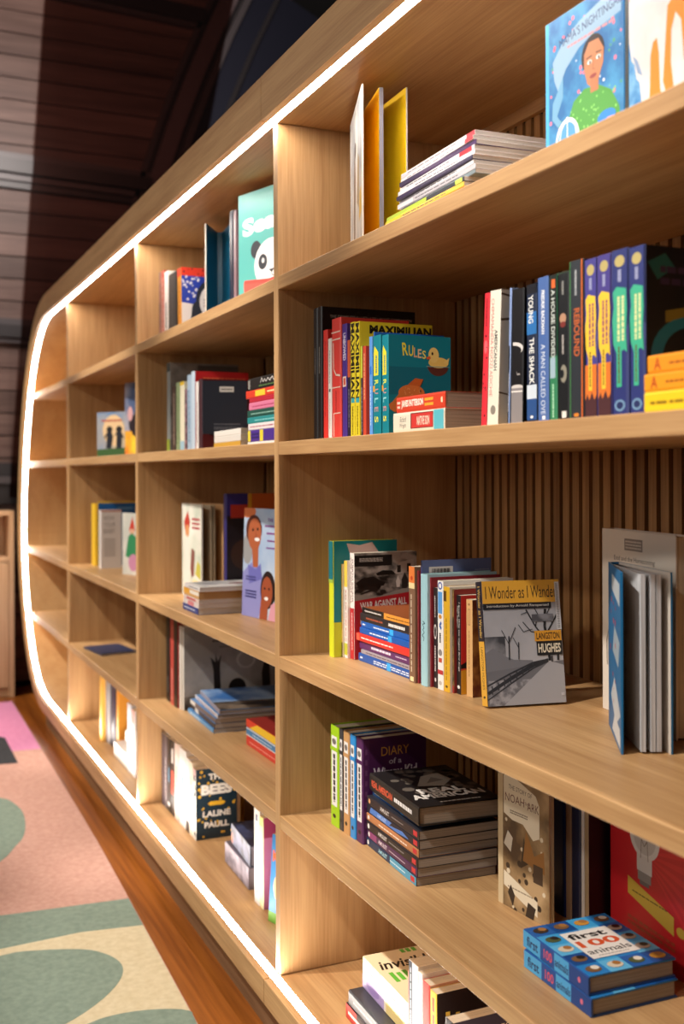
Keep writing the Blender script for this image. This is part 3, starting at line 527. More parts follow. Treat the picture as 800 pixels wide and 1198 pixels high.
# the leaning cover with the winter road photograph
wander = [('r', mottled('8b8c92', 'b9b9bf', 7, .3, .7), 0, 0, 1, .77), ('p', '6e6e74', [(0,.0),(0,.30),(.5,.31),(1,.34),(1,0)]), ('r', mottled('6c6c72', 'a2a2a8', 90, .4, .6), .02, .0, 1, .2), ('p', 'a7a7ad', [(.2,0),(1,0),(1,.30),(.86,.33),(.8,.33)]), ('r', mottled('3a3a3e', '9d9da3', 12, .45, .62), 0, .30, .26, .55), ('p', '77777d', [(0,.27),(0,.42),(.1,.46),(.22,.40),(.36,.36),(.6,.35),(.6,.31)]),
    ('l', '2a2a2e', [(0,.10),(.3,.21),(.6,.31),(.8,.345)], .03), ('l', '2f2f34', [(0,.05),(.3,.17),(.6,.285),(.8,.335)], .012), ('l', '2f2f34', [(0,.16),(.3,.25),(.6,.33),(.8,.35)], .014)] + \
    [('l', '2f2f34', [(x, .07+.36*x), (x, .14+.33*x)], .010) for x in (.06, .14, .22, .3, .38, .46, .54)] + \
    [('l', '1f1f22', p, w) for p, w in (([(.82,.34),(.81,.5),(.78,.62),(.80,.76)], .022), ([(.80,.5),(.66,.62),(.55,.76)], .012), ([(.80,.56),(.92,.68),(.98,.76)], .012), ([(.72,.57),(.6,.58),(.5,.66)], .008), ([(.66,.62),(.7,.72),(.66,.77)], .008), ([(.88,.64),(.82,.72),(.86,.77)], .007), ([(.93,.34),(.94,.56)], .02), ([(.94,.5),(.99,.62)], .01), ([(.3,.36),(.31,.55)], .01), ([(.31,.48),(.22,.6)], .006), ([(.31,.5),(.4,.62)], .006), ([(.42,.36),(.43,.5)], .008), ([(.43,.45),(.36,.54)], .005), ([(.62,.6),(.5,.58),(.44,.64)], .006), ([(.56,.74),(.48,.72)], .006))] + \
    [('r', mottled('4c4c52', '7d7d84', 40, .4, .6), .62, .66, .9, .72), ('p', '3c3c42', [(.84,.33),(.835,.37),(.85,.385),(.862,.37),(.86,.33)]),
    ('r', 'dca336', 0, .815, 1, 1), ('r', '1b1a1e', 0, .768, .88, .818), ('t', '2a2018', 'I Wonder as I Wander', .5, .905, .92, .10, {'bold': .0}), ('t', 'cfc9c0', 'Introduction by Arnold Rampersad', .45, .793, .8, .026, {'bold': 0}), ('r', 'd8982e', .64, .50, .99, .585), ('t', '2a1c10', 'LANGSTON', .815, .542, .30, .055), ('r', '141316', .66, .385, .99, .50), ('t', 'e4d9c2', 'HUGHES', .825, .443, .29, .075, {'bold': .03}),
    ('r', 'c8c8cc', .94, .59, 1, .98), ('ln', '6a6a70', .952, .6, .99, .97, 26, 2), ('ln', 'cfcfd4', .94, .05, .99, .09, 1)]
faced('paperback with a grey winter road photograph leaning back at the end of the row', .612, .137, Z3, .026, .142, .209, az=-10, lean=8.5, kind='paper', spine='1d1e2c', front='9b9ba2', group=G2, fp=wander,
    sp=[('r', '1c1d2b', 0, 0, .485, 1), ('r', 'e0a93c', .485, 0, 1, 1), ('t', 'd9b25a', 'I Wonder as I Wander', .25, .5, .42, .5, {'bold': 0}), ('t', '3a2a16', 'LANGSTON HUGHES', .70, .5, .34, .42, {'bold': 0}), ('e', '3a2a16', .93, .5, .01, .2)])
# cover-out picture book and the blue book standing open
deer = [('r', 'ded3c4', 0, 0, 1, 1), ('r', '8a7f78', .33, .895, .58, .958), ('ln', 'cfc4b6', .345, .902, .565, .951, 3), ('t', '3a3331', 'Enid and the Homecoming', .46, .845, .56, .034, {'bold': 0, 'rot': 0}), ('l', '4a4440', [(.10,.55),(.13,.5),(.12,.44)], .008), ('p', 'b8ac9f', [(.07,.25),(.14,.25),(.15,.40),(.1,.46),(.06,.38)]), ('l', '5a544e', [(.07,.25),(.06,.38),(.1,.46),(.15,.40),(.14,.25)], .004)]
faced('large white picture book with small grey title, cover outwards behind the open blue book', .7135, .336, Z3, .024, .232, .302, az=-101, kind='hard', spine='ddd4c8', front='ded3c4', group=G2, fp=deer)
S = (XA(718, .255), .255); L = .185
b1 = az_to(S, L, 733); b2 = az_to(S, L, 779)
open_book('blue hardback standing open on its end, pages fanned towards the room', S, Z3, L, .255, b1, [b1+(b2-b1)*.42, b1+(b2-b1)*.68, b1+(b2-b1)*.84], b2, '17689a', 'c9bfb4', leaf='cfd2d6', spine='155f8e', group=G2, pt=.0065, back_outer='17689a', edge='1a6ea2',
    cover_print=[('r', '145d8c', 0, 0, .1, 1), ('p', 'b9c4cc', [(.3,.86),(.9,.80),(.9,.93),(.3,.95)]), ('p', '9fb0bc', [(.35,.5),(.8,.45),(.9,.6),(.5,.66)]), ('p', 'c6ccd0', [(.2,.22),(.6,.1),(.95,.2),(.5,.36)]), ('dots', 'b8323c', .15, .2, .6, .85, 12, .018), ('p', 'd0d4d6', [(.3,.03),(.95,.02),(.9,.12),(.5,.14)])])
faced('white hardback standing at the far right edge of the third shelf, cut by the frame', 1.02, .36, Z3, .03, .19, .296, az=-93, kind='hard', spine='d6ccbf', front='7a5a4c', group=G2)

# ---- fourth shelf
G3 = 'upright books on the fourth shelf of the nearest bay'
k = 'r3'
wsp = lambda c: [('r', 'dedad6', .10, .18, .80, .86), ('r', c, .21, 0, .25, 1), ('ln', '2a2624', .28, .3, .76, .75, 1, 5), ('e', '6a6460', .155, .5, .03, .25), ('e', '1c1a1a', .9, .5, .02, .2)]
def diary(lab, a, b, yt, c, y0, **kw): return up(lab, 3, a, b, yt, y0, .142, k, kind='hard', spine=c, group=G3, H=.21, sp=wsp(c), **kw)
diary('lime green hardback, leftmost of the matching cartoon diary spines', 386, 395.5, 845, '9ac21e', .083)
diary('charcoal hardback between the lime and tan spines on the fourth shelf', 396.5, 400.5, 848, '3b3a3c', .084)
diary('tan hardback between the charcoal and blue spines on the fourth shelf', 401, 408, 848, 'bd8e5c', .085)
diary('bright blue hardback between the tan and purple spines on the fourth shelf', 409, 415, 851, '2a86c8', .086)
diary('purple hardback with gold and white outlined cover title on the fourth shelf', 416, 424, 854, '4e2352', .088, front='4a1d4c', fp=[('r', '55265a', 0, 0, .09, 1)] + [('r', '6d4072', .025, .05+.1*i, .06, .10+.1*i) for i in range(9)] + [
    ('t', 'd69a3e', 'DIARY', .50, .865, .44, .085, {'bold': .0}), ('t', 'cfc4d2', 'of a', .50, .765, .20, .055, {'bold': .015}), ('t', 'd9d0da', 'Wimpy Kid', .50, .645, .70, .14, {'bold': .035}), ('t', 'cfc4d2', 'THE UGLY TRUTH', .50, .49, .62, .06, {'bold': .01})])
AM = [('graphic paperback with pale blue foot, lowest of the flat stack beside the purple diary', '1d3350', .0165, [('r', '4f9ab8', .5, 0, 1, 1), ('t', '9fd2de', 'AMULET', .35, .5, .18, .5), ('ln', 'd6e6ea', .5, .35, .8, .6, 1), ('e', 'e6e2dc', .04, .5, .018, .3), ('r', 'c8323a', .90, .2, .97, .8)]),
      ('purple-spined graphic paperback second from the bottom of the fourth-shelf stack', '4a2a4e', .0165, [('r', '8a3f6f', .04, .1, .2, .9), ('t', 'dcd0d8', 'AMULET', .33, .5, .18, .5), ('ln', 'b9a6b6', .46, .35, .78, .6, 1), ('e', 'e6e2dc', .04, .5, .018, .3), ('r', 'c8323a', .90, .2, .97, .8)]),
      ('black graphic paperback third from the bottom of the fourth-shelf stack', '222125', .0165, [('t', 'cfcac6', 'AMULET', .33, .5, .18, .5), ('ln', '8f8a88', .46, .35, .75, .6, 1), ('e', 'e6e2dc', .04, .5, .02, .32), ('r', 'c8323a', .90, .2, .97, .8)]),
      ('orange-brown graphic paperback in the middle of the fourth-shelf stack', 'b5784e', .015, [('ln', 'ead9c8', .25, .3, .8, .65, 1, 3), ('e', 'e6e2dc', .04, .5, .018, .3), ('r', 'c8323a', .90, .2, .97, .8)]),
      ('dark graphic paperback with a blue winged shape on its spine', '26242e', .0165, [('p', '4f7ac0', [(.05,.15),(.08,.9),(.5,.8),(.45,.3),(.7,.7),(.82,.3),(.6,.1)]), ('t', 'a9bfe0', 'AMULET', .3, .5, .18, .45), ('r', 'c8323a', .90, .2, .97, .8)]),
      ('dark brown graphic paperback just under the blue one in the fourth-shelf stack', '332a2c', .0165, [('t', 'cfc6c0', 'AMULET', .36, .5, .18, .5), ('ln', '8f8480', .5, .35, .72, .6, 1), ('e', 'd9a06a', .05, .5, .02, .32), ('r', 'c8323a', .90, .2, .97, .8)]),
      ('thin blue paperback directly under the black hardback on the fourth-shelf stack', '1b4d86', .011, [('ln', 'dfe6ee', .04, .3, .55, .7, 1, 7), ('r', '3a8fd0', .6, 0, .66, 1)])]
zz = Z4; XR = XA(490, .09)
for i, (lab, c, t, pr) in enumerate(AM):
    flat(lab, XR+[0, .004, .006, .002, .004, .004, -.012][i], .082+[0, .0, .0, .004, .004, .004, .016][i], zz, t, .233 if i < 6 else .215, .162, rz=[-3, -3, -2.5, -2, -2, -2, -2][i], spine=c, sp=pr, pages='a5998d', front='2a2a30', group='graphic paperbacks stacked flat on the fourth shelf'); zz += t+.0004
flat('thick black hardback with white cover capitals on top of the fourth-shelf stack', XR+.012, .082, zz, .034, .236, .165, rz=-4, kind='hard', spine='29241f' and '2b2622', front='1d1a1a', pages='a3927f', group='graphic paperbacks stacked flat on the fourth shelf',
    sp=[('t', 'd8583a', 'REAL AMERICAN', .27, .5, .44, .42, {'bold': .03}), ('ln', 'e6e2de', .53, .28, .88, .72, 1, 13)],
    fp=[('dots', '5f574f', .1, .3, .95, .95, 30, .05, 4), ('p', '8f857a', [(.3,.5),(.5,.75),(.75,.8),(.8,.6),(.6,.45)]), ('p', '6b625a', [(.45,.55),(.6,.7),(.7,.6)]), ('t', 'ded8d0', 'REAL', .5, .36, .56, .12, {'bold': .04}), ('t', 'ded8d0', 'AMERICAN', .5, .23, .88, .12, {'bold': .04}), ('ln', 'b5ada4', .3, .05, .8, .09, 1)])
noah = [('r', mottled('5a4632', 'b89a72', 14, .36, .64, h3='8f7450'), 0, 0, 1, 1), ('r', 'cbb690', 0, 0, .10, 1), ('dots', '3a2d22', .12, .0, .98, .35, 16, .02, 6), ('dots', 'd9cbb0', .12, .0, .9, .95, 14, .016, 8), ('p', '3a2c20', [(.45,.30),(.52,.52),(.6,.35)]), ('p', '9a6a34', [(.5,.36),(.56,.56),(.64,.50),(.72,.42),(.9,.48),(.92,.33)]), ('p', 'd6cdbb', [(.12,.42),(.2,.52),(.3,.48),(.26,.38)]), ('r', '4a3a2e', .7, .25, .88, .37),
    ('p', 'e3d8bf', [(.12,.63),(.12,.88),(.2,.92),(.3,.90),(.75,.82),(.82,.76),(.82,.55),(.7,.52),(.5,.60),(.3,.60)]), ('t', '5a4a3c', 'THE STORY OF', .45, .815, .46, .03, {'bold': 0, 'rot': -3}), ('t', '6a3a30', 'NOAH', .34, .745, .38, .055, {'bold': 0}), ('t', '6a3a30', 'THE', .58, .745, .08, .02, {'bold': 0}), ('t', '6a3a30', 'ARK', .70, .735, .22, .055, {'bold': 0}), ('ln', '7a6a58', .25, .64, .6, .67, 2),
    ('p', 'e0d4ba', [(.12,.14),(.12,.24),(.78,.13),(.78,.03)]), ('ln', '8a7a64', .2, .135, .7, .15, 1), ('p', '2f2620', [(.2,.10),(.26,.16),(.34,.1),(.3,.02)]), ('p', '2f2620', [(.55,.0),(.6,.10),(.75,.08),(.7,0)])]
faced('tan picture book with ark animals and a cream title scroll, cover outwards', .590, .190, Z4, .010, .132, .252, az=-84, kind='hard', spine='c9b48c', front='a88e68', group=G3, fp=noah)
k = 'r3b'; CUR[k] = .60
def deep(lab, a, b, y0, c, **kw): return up(lab, 3, a, b, 0, y0, .16, k, spine=c, group=G3, H=kw.pop('H', .30), **kw)
deep('tall navy blue book standing right of the ark cover', 643, 660, .245, '172c66', kind='hard')
deep('tan-edged tall book right of the navy blue one', 660.5, 667, .245, 'a88a70')
deep('dark blue tall book in front of the slatted back, left of a white edge', 667.5, 678, .245, '1f2440', kind='hard')
deep('thin white-edged tall book left of the red light bulb cover', 678.5, 682, .245, 'cfc6be')
deep('thin tan tall book just left of the red light bulb cover', 682.5, 687, .245, 'a08868', front='1c1014')
bulb = [('r', 'c32027', 0, 0, 1, 1)] + [('p', 'd02a2e', [(.35,.62),(1,.62+.12*i),(1,.68+.12*i)]) for i in range(-4, 3)] + [('e', 'd6d2cb', .38, .72, .16, .14), ('e', 'bfbab3', .38, .72, .12, .11), ('r', 'cfcac3', .30, .50, .46, .60), ('r', '8f8a84', .31, .445, .45, .50), ('r', '6f6a66', .33, .42, .43, .445), ('l', '7a6a5a', [(.34,.58),(.35,.70),(.38,.66),(.41,.70),(.42,.58)], .006),
    ('p', 'c9a53e', [(.2,.32),(.2,.43),(.68,.34),(.68,.23)]), ('ln', '5a4416', .25, .345, .62, .36, 1), ('e', 'c9a53e', .75, .275, .045, .03), ('e', 'c9a53e', .86, .25, .028, .02), ('ln', 'a5402a', .2, .13, .7, .2, 2)]
faced('red picture book with a glowing light bulb drawing, cover outwards', CUR[k]+.012, .292, Z4, .012, .242, .252, az=-95, kind='hard', spine='7a1216', front='c32027', group=G3, fp=bulb)
up('black book at the right end of the fourth shelf beside the red cover', 3, 800, 815, 0, .30, .16, None, kind='hard', H=.27, spine='17161a', front='1c1b1f', group=G3, sp=[('ln', '55525a', .3, .3, .6, .6, 1)])
# two board books with animal pictures
blues = ['3f9fd6', '1f5fa8', '2a7fc4', '174a8c', '5fb4e0']
def board_cover(seed):
    rg = random.Random(seed); it = []
    for i in range(4):
        for j in range(5):
            it.append(('r', blues[(i*2+j+seed) % 5], i/4, j/5, (i+1)/4, (j+1)/5))
    for i in range(4):
        for j in range(5):
            if i in (1, 2) and j in (1, 2, 3): continue
            c = rg.choice(['7a5a3c', 'd8c9b0', '3a2c22', 'c9903a', 'b0a090', '4f5a3a']); cu, cv = (i+.5)/4, (j+.5)/5
            it += [('e', c, cu, cv, .085, .055), ('e', rg.choice(['e6dccb', '2a211c', 'a5713c']), cu+.03, cv+.02, .045, .035)]
    it += [('r', 'e9e4dc', .24, .24, .80, .76), ('t', '2a2626', 'first', .50, .665, .44, .11, {'bold': .03}), ('t', 'd4562c', '100', .52, .51, .48, .13, {'bold': .03}), ('t', '33302e', 'animals', .52, .36, .50, .09, {'bold': .01}), ('ln', '8a8480', .34, .27, .7, .29, 1)]
    return it
bsp = [('r', '4aa6da', 0, 0, .28, 1), ('r', '1d4f94', .28, 0, .5, 1), ('r', '4aa6da', .5, 0, .72, 1), ('r', '174486', .72, 0, 1, 1), ('t', '16335f', 'first', .15, .5, .18, .6), ('t', 'd8586a', '100', .40, .5, .13, .55), ('t', '16335f', 'animals', .61, .5, .2, .5), ('e', 'd8708a', .87, .5, .02, .16)]
zz = Z4
for lab, dx, rz in (('lower of the two blue animal board books stacked on the fourth shelf', 0, -1), ('upper of the two blue animal board books, animal pictures and white title panel showing', -.006, -2)):
    flat(lab, .982+dx, .081, zz, .0265, .166, .145, rz=rz, kind='hard', spine='1d4f94', front='2a7fc4', pages='a89c8c', sp=bsp, fp=board_cover(2), group='blue board books stacked on the fourth shelf'); zz += .0275

# ---- bottom shelf
G4 = 'books on the bottom shelf of the nearest bay'
zz = ZB; gf = 'books lying flat on the bottom shelf of the nearest bay'
flat('dark red and black hardback at the bottom of the leftmost stack on the bottom shelf', XA(404, .06)+.238, .055, zz, .030, .238, .16, rz=-1, kind='hard', spine='30282a', pages='c9bca8', group=gf, sp=[('r', 'b5302e', .0, 0, .22, 1), ('ln', 'efe2da', .05, .3, .3, .7, 1), ('ln', 'c9b9b0', .4, .3, .8, .7, 1)]); zz += .0305
flat('grey-black rounded hardback second from the bottom of that bottom-shelf stack', XA(407, .06)+.235, .055, zz, .030, .235, .16, rz=-1, kind='hard', spine='3a3a3e', pages='c9bca8', group=gf, sp=[('ln', '7a787a', .1, .35, .6, .65, 1)]); zz += .0305
flat('lilac paperback just under the cream book with green stripes', XA(421, .085)+.225, .08, zz, .030, .225, .155, rz=-2, spine='b9a2cf', pages='d6c8b0', group=gf, sp=[('e', 'a085c0', .22, .5, .14, .35), ('r', 'e8cf8a', .5, 0, 1, 1), ('r', 'f0e3cc', .46, 0, .5, 1), ('e', 'cfa0b0', .9, .5, .04, .3)]); zz += .0305
flat('cream paperback with black script and green stripes on top of the stack', XA(421, .085)+.226, .08, zz, .032, .225, .155, rz=-2, spine='e9ecdc', front='e6d2ac', pages='d6c8b0', group=gf,
    sp=[('r', '8fcf7a', .0, .6, .4, 1), ('ln', '7a8a6a', .1, .2, .9, .5, 1)],
    fp=[('t', '1c1814', 'invisible', .46, .76, .80, .16, {'bold': .02, 'shear': .25}), ('t', '1c1814', 'man', .66, .53, .42, .10, {'bold': .02, 'shear': .25}), ('t', '1c1814', 'ralph', .45, .30, .5, .13, {'bold': .0, 'shear': .25})] + [('r', '5fae3a', .10+.09*i, .44+.015*i, .16+.09*i, .62-.02*(i % 2)) for i in range(5)] + [('r', '5fae3a', .5+.08*i, .92, .555+.08*i, .99) for i in range(3)] + [('r', '5fae3a', .1, .1, .3, .16)])
k = 'r4'; CUR[k] = max(XA(475, .06), XA(421, .085)+.229)
def bot(lab, a, b, c, y0=.06, H=.205, **kw): return up(lab, 4, a, b, 0, y0, .14, k, spine=c, group=G4, H=H, **kw)
bot('coral-edged slim book right of the cream stack on the bottom shelf', 471, 476, 'd98a78', H=.205)
bot('white and navy paperback on the bottom shelf beside a red spine', 476.5, 487, 'e6e2e0', H=.226, sp=[('r', '232a3c', 0, 0, .9, .38), ('ln', 'c6ccd6', .05, .1, .7, .3, 1)], front='e9e2d6')
bot('white slim paperback left of the red spine on the bottom shelf', 487.5, 492, 'ebe6e2', H=.22)
bot('red paperback on the bottom shelf next to a yellow patterned spine', 492.5, 501, 'd8382e', H=.212, sp=[('t', 'f3e6de', 'E', .75, .5, .09, .5)], front='d9a890')
lantern = [('r', '2b1d1a', 0, 0, 1, 1), ('p', 'c9642a', [(0,.0),(0,.58),(.3,.66),(.5,.5),(.4,.0)]), ('p', '5a2f1c', [(0,.5),(.2,.72),(.5,.62),(.3,.45)])] + [('r', 'efc24a', .12+.14*i, .70-.02*i, .18+.14*i, .84-.02*i) for i in range(6)] + [('r', 'd9863a', .12+.14*i, .5, .17+.14*i, .6) for i in range(5)]
bot('yellow patterned spine with a lantern-lit night scene on its cover', 501.5, 509, 'edc23a', H=.208, sp=[('ln', 'a5522a', .05, .2, .95, .8, 1, 2)], front='2b1d1a', fp=lantern)
bot('dark paperback with pale capitals and white script, front of the bottom shelf', 519, 528, '2a2228', y0=.045, H=.20, front='2b2530', fp=[('r', 'f0c890', 0, .0, .0, .0), ('t', 'e6c9a0', 'AYA DE LEON', .52, .875, .7, .055, {'bold': .0}), ('t', 'f0e9e4', 'Uptown', .35, .73, .5, .12, {'bold': .0, 'shear': .3}), ('t', 'f3ece6', 'THIEF', .74, .72, .38, .09, {'bold': .02}), ('p', '6a3a4a', [(.1,0),(.2,.55),(.5,.6),(.7,.5),(.8,0)])], sp=[('ln', 'e0a070', .1, .3, .9, .7, 1)])

# ================================================================== books, second bay from the right
# ---- top shelf
H0 = 'books on the top shelf of the middle bay'
k = 'b0'
up('slim reddish paperback leftmost on the top shelf of the middle bay', 0, 187, 189.3, 318, .07, .14, k, spine='a8726a', sp=[('r', mottled('6a5a5a', 'b07a70', 60), 0, 0, 1, 1)], group=H0)
up('thin brick red paperback left of a white spine on the top shelf', 0, 189.6, 192.5, 316, .07, .14, k, spine='b8584a', sp=[('ln', 'e9d9cf', .1, .3, .9, .7, 1)], group=H0)
up('white spined paperback with small dark print, top shelf of the middle bay', 0, 193, 197.5, 317, .07, .15, k, spine='efeae6', sp=[('ln', '4a4a4e', .45, .25, .95, .75, 1)], group=H0)
up('charcoal book leaning against the polka dot cover', 0, 198, 207, 319, .065, .15, k, spine='3a3d40', sp=[('ln', '55585c', .3, .35, .8, .6, 1)], group=H0)
dot = [('r', '233fae', 0, 0, 1, 1), ('r', 'de3a22', 0, .87, 1, 1), ('dots', '2a120e', .05, .88, .95, .99, 12, .012), ('dots', 'eceef2', .03, .50, .5, .86, 26, .018, 3), ('p', 'e6e2e2', [(0,.0),(0,.46),(.32,.44),(.28,.36),(.36,.30),(.24,.22),(.22,0)]), ('p', '262c38', [(.22,0),(.24,.12),(.18,.17),(.26,.24),(.3,.42),(.42,.5),(.5,.3),(.7,.12),(.9,.1),(1,.0)]), ('e', '262c38', .88, .50, .48, .34), ('e', 'ecebea', .92, .48, .42, .28), ('ln', '8a8a8e', .62, .4, .95, .54, 3)]
up('orange spined book with white polka dots and a dark face silhouette on its cover', 0, 209, 213.5, 313, .06, .112, k, lean=-2, spine='eaa23a', sp=[('r', 'd8402a', .0, 0, .13, 1), ('ln', 'b85a1a', .2, .3, .9, .7, 1)], front='233fae', fp=dot, group=H0)
S = (XA(258, .172), .172); L = .125
a1, a2 = az_to(S, L, 244.5), az_to(S, L, 268)
open_book('tall teal-lined hardback standing open in a V on the top shelf', S, Z1, L, .308, a1, [], a2, '3a2a30', '12688c', spine='12688c', group=H0, back_outer='1c4f70', bt=.004)
up('dark blue thin tall book between the open V book and the panda cover', 0, 270, 273.5, 0, .11, .15, None, kind='hard', H=.300, spine='182236', group=H0)
up('pinkish grey thin tall book left of the panda cover', 0, 274.3, 277, 0, .11, .15, None, H=.295, spine='8a7078', group=H0)
panda = [('r', '55aaa4', 0, 0, 1, 1), ('t', 'f0f2ee', 'Seac', .50, .72, .84, .15, {'bold': .05, 'rot': 3}), ('e', '2f3038', .34, .50, .10, .075), ('e', '2f3038', .90, .54, .10, .07), ('e', 'f1f0ee', .63, .36, .32, .21), ('e', '2c2d34', .47, .385, .085, .065), ('e', '2c2d34', .78, .405, .08, .065), ('e', 'e6e6e4', .475, .395, .025, .022), ('e', 'e6e6e4', .77, .415, .025, .022), ('p', '2c2d34', [(.58,.31),(.70,.315),(.64,.28)]), ('l', '2c2d34', [(.64,.29),(.64,.26),(.69,.25)], .008), ('p', 'e0584c', [(.10,.235),(.12,.0),(.98,.0),(.98,.24),(.6,.2)]), ('p', 'd04a40', [(.10,.235),(.6,.2),(.98,.24),(.98,.27),(.6,.235),(.12,.26)]), ('e', 'f0e6e0', .35, .07, .09, .05)]
faced('turquoise picture book showing a panda reading a red book, cover outwards', XA(279.5, .088), .098, Z1, .010, .225, .308, az=-73, kind='hard', spine='58b4ac', front='55aaa4', fp=panda, group=H0)
# ---- second shelf
H1 = 'books on the second shelf of the middle bay'
k = 'b1'
up('tall grey picture book leftmost on the second shelf of the middle bay', 1, 196, 199.5, 424, .08, ('f', 279), k, kind='hard', spine='8a8f8c', front='8f8984', group=H1, fp=[('r', mottled('6a645f', '9d968f', 12), 0, 0, 1, 1), ('r', '5a5450', .4, .86, 1, .98)], sp=[('r', '3f4a4a', 0, 0, .1, 1), ('r', '8fa03a', .85, 0, 1, 1)])
for lab, a, b, yt, c, pr in (('thin dark brown paperback left of an olive one, second shelf middle bay', 202, 206, 452, '4a3a34', [('ln', 'a58f80', .1, .3, .9, .7, 1)]), ('olive green spined paperback beside a cream one in the middle bay', 206.5, 210.8, 447, '8a9a72', [('ln', '5a6a4a', .2, .3, .9, .6, 1)]), ('cream paperback with yellow head in the middle bay', 211, 216, 446, 'e3dcc0', [('r', 'dcb93a', 0, 0, .05, 1), ('r', '9fc0cf', .85, 0, 1, 1)]), ('thin dark floral paperback left of the pale blue spine', 216.5, 219.2, 455, '4a3f44', [('r', mottled('2a2a36', 'b0848a', 90), 0, 0, 1, 1)]), ('pale blue spined book left of the red tall cover', 219.5, 224, 438, '9fb4c6', [('ln', '5f7890', .2, .3, .9, .7, 1)])):
    up(lab, 1, a, b, yt, .07, .15, k, spine=c, sp=pr, group=H1)
up('tall red covered book with a pale spine in the middle bay', 1, 224.5, 228.5, 434, .068, ('f', 291), k, kind='hard', spine='b9c9d6', front='c4242a', group=H1, fp=[('ln', 'e3704a', .15, .90, .95, .93, 1, 3)])
up('thin white book between the red cover and the maroon one', 1, 229.5, 232.5, 446, .062, .15, k, spine='ded6d0', sp=[('ln', '8a6a6a', .3, .3, .9, .7, 1)], group=H1)
up('maroon book with white script title behind the navy cover', 1, 233, 237, 443, .06, ('f', 293), k, kind='hard', spine='3f2228', front='5a1620', group=H1, fp=[('l', 'e6dcd8', [(.1,.85),(.2,.95),(.22,.86),(.3,.9),(.42,.86),(.5,.88),(.6,.87),(.66,.96),(.68,.87),(.8,.9),(.86,.87)], .014), ('e', '14101a', .2, .42, .16, .22)])
zz = Z2; gw = 'white paperbacks lying flat under the navy cover'
for lab, t, c in (('yellow-brown book at the bottom of the white pile under the navy cover', .012, 'c99a3a'), ('white paperback in the middle of the pile under the navy cover', .016, 'dcd6cc'), ('white paperback directly under the standing navy book', .014, 'e6e0d6')):
    flat(lab, XA(283, .02)+(-.004 if c == 'c99a3a' else 0), .018, zz, t, .26, .16, rz=-3, spine=c, front='e0dad0', pages='d9d2c6', group=gw); zz += t+.0004
M_ = None
faced('plain navy book with a pale label standing on the white pile', -.735, .05, zz, .012, .125, .15, az=-14, kind='paper', spine='1d2230', front='20242f', group=H1, fp=[('r', 'cfcac2', .38, .79, .70, .89), ('ln', '55504a', .41, .815, .67, .865, 1), ('ln', '6a6c74', .25, .17, .85, .2, 1), ('ln', '6a6c74', .25, .08, .9, .14, 2)])
zz = Z2; gp = 'colourful paperbacks stacked against the divider in the middle bay'
XRs = -.03
for lab, c, t, pr, dx in (('white thin book at the foot of the colourful stack by the divider', 'e6e0da', .007, [], .0), ('purple and yellow paperback low in the colourful stack by the divider', '4a2f8a', .028, [('r', 'e3cf3a', 0, 0, .07, 1), ('r', 'e3cf3a', .33, 0, .42, 1), ('ln', '2a1f5a', .1, .2, .32, .8, 2)], .004), ('white paperback above the purple one in the colourful stack', 'e6dcda', .015, [('ln', 'b06a7a', .05, .3, .9, .7, 1)], .006), ('teal paperback in the middle of the colourful stack', '2a8a8a', .015, [('ln', '8fd0cc', .2, .3, .9, .6, 1)], 0), ('dark green paperback above the teal one in the colourful stack', '1f4f44', .0165, [('ln', '8fb8a8', .1, .3, .8, .6, 1)], .0), ('pink paperback in the upper half of the colourful stack', 'd87a9a', .0175, [('ln', 'a83a5a', .1, .3, .9, .6, 1)], .012), ('thin crimson paperback above the pink one in the colourful stack', 'b8283a', .011, [], .014), ('red and yellow paperback second from the top of the colourful stack', 'd8402a', .018, [('r', 'efc83a', .25, .1, .5, .9), ('ln', 'f3e0a0', .55, .3, .9, .7, 1)], -.01), ('black paperback with white script on top of the colourful stack', '23211f', .028, [('l', 'e3ddd6', [(.35,.5),(.38,.9),(.42,.5),(.46,.75),(.5,.5),(.55,.8),(.6,.5),(.66,.85),(.7,.5),(.78,.9)], .08), ('r', '8a867f', .0, .1, .06, .9), ('ln', '5f8a4a', .3, .15, .9, .3, 1)], .006)):
    flat(lab, XRs, .03, zz, t, XRs-XA(290+4.0*0, .03)-dx, .14, spine=c, sp=pr, group=gp); zz += t+.0004
# ---- third shelf
H2 = 'books on the third shelf of the middle bay'
S = (XA(216, .148), .148); L = .20
a1, a2 = az_to(S, L, 239), az_to(S, L, 259)
open_book('picture book with a painted girl in red standing half open on the third shelf', S, Z3, L, .300, a1, [a1+(a2-a1)*.42, a1+(a2-a1)*.62], a2, 'd6d2c4', 'c79a6a', leaf='c9b89a', spine='cfcabb', group=H2, bt=.004, back_outer='b8402f', pt=.006,
    cover_print=[('r', mottled('b9c2b0', 'e3ddd0', 12, .35, .65), 0, 0, 1, 1), ('p', 'b0342a', [(.1,.80),(.3,.92),(.42,.80),(.34,.68),(.18,.66)]), ('e', 'c98a5a', .27, .70, .10, .07), ('p', 'ddd2c6', [(.1,.05),(.12,.55),(.26,.66),(.38,.55),(.36,.05)]), ('p', '7a4a44', [(.42,.3),(.5,.52),(.66,.5),(.62,.24),(.5,.2)]), ('ln', 'a83040', .52, .72, .92, .86, 3), ('p', 'b9b04a', [(.68,.25),(.8,.4),(.95,.35),(.95,.2)]), ('e', 'e6d2a0', .7, .1, .25, .1)])
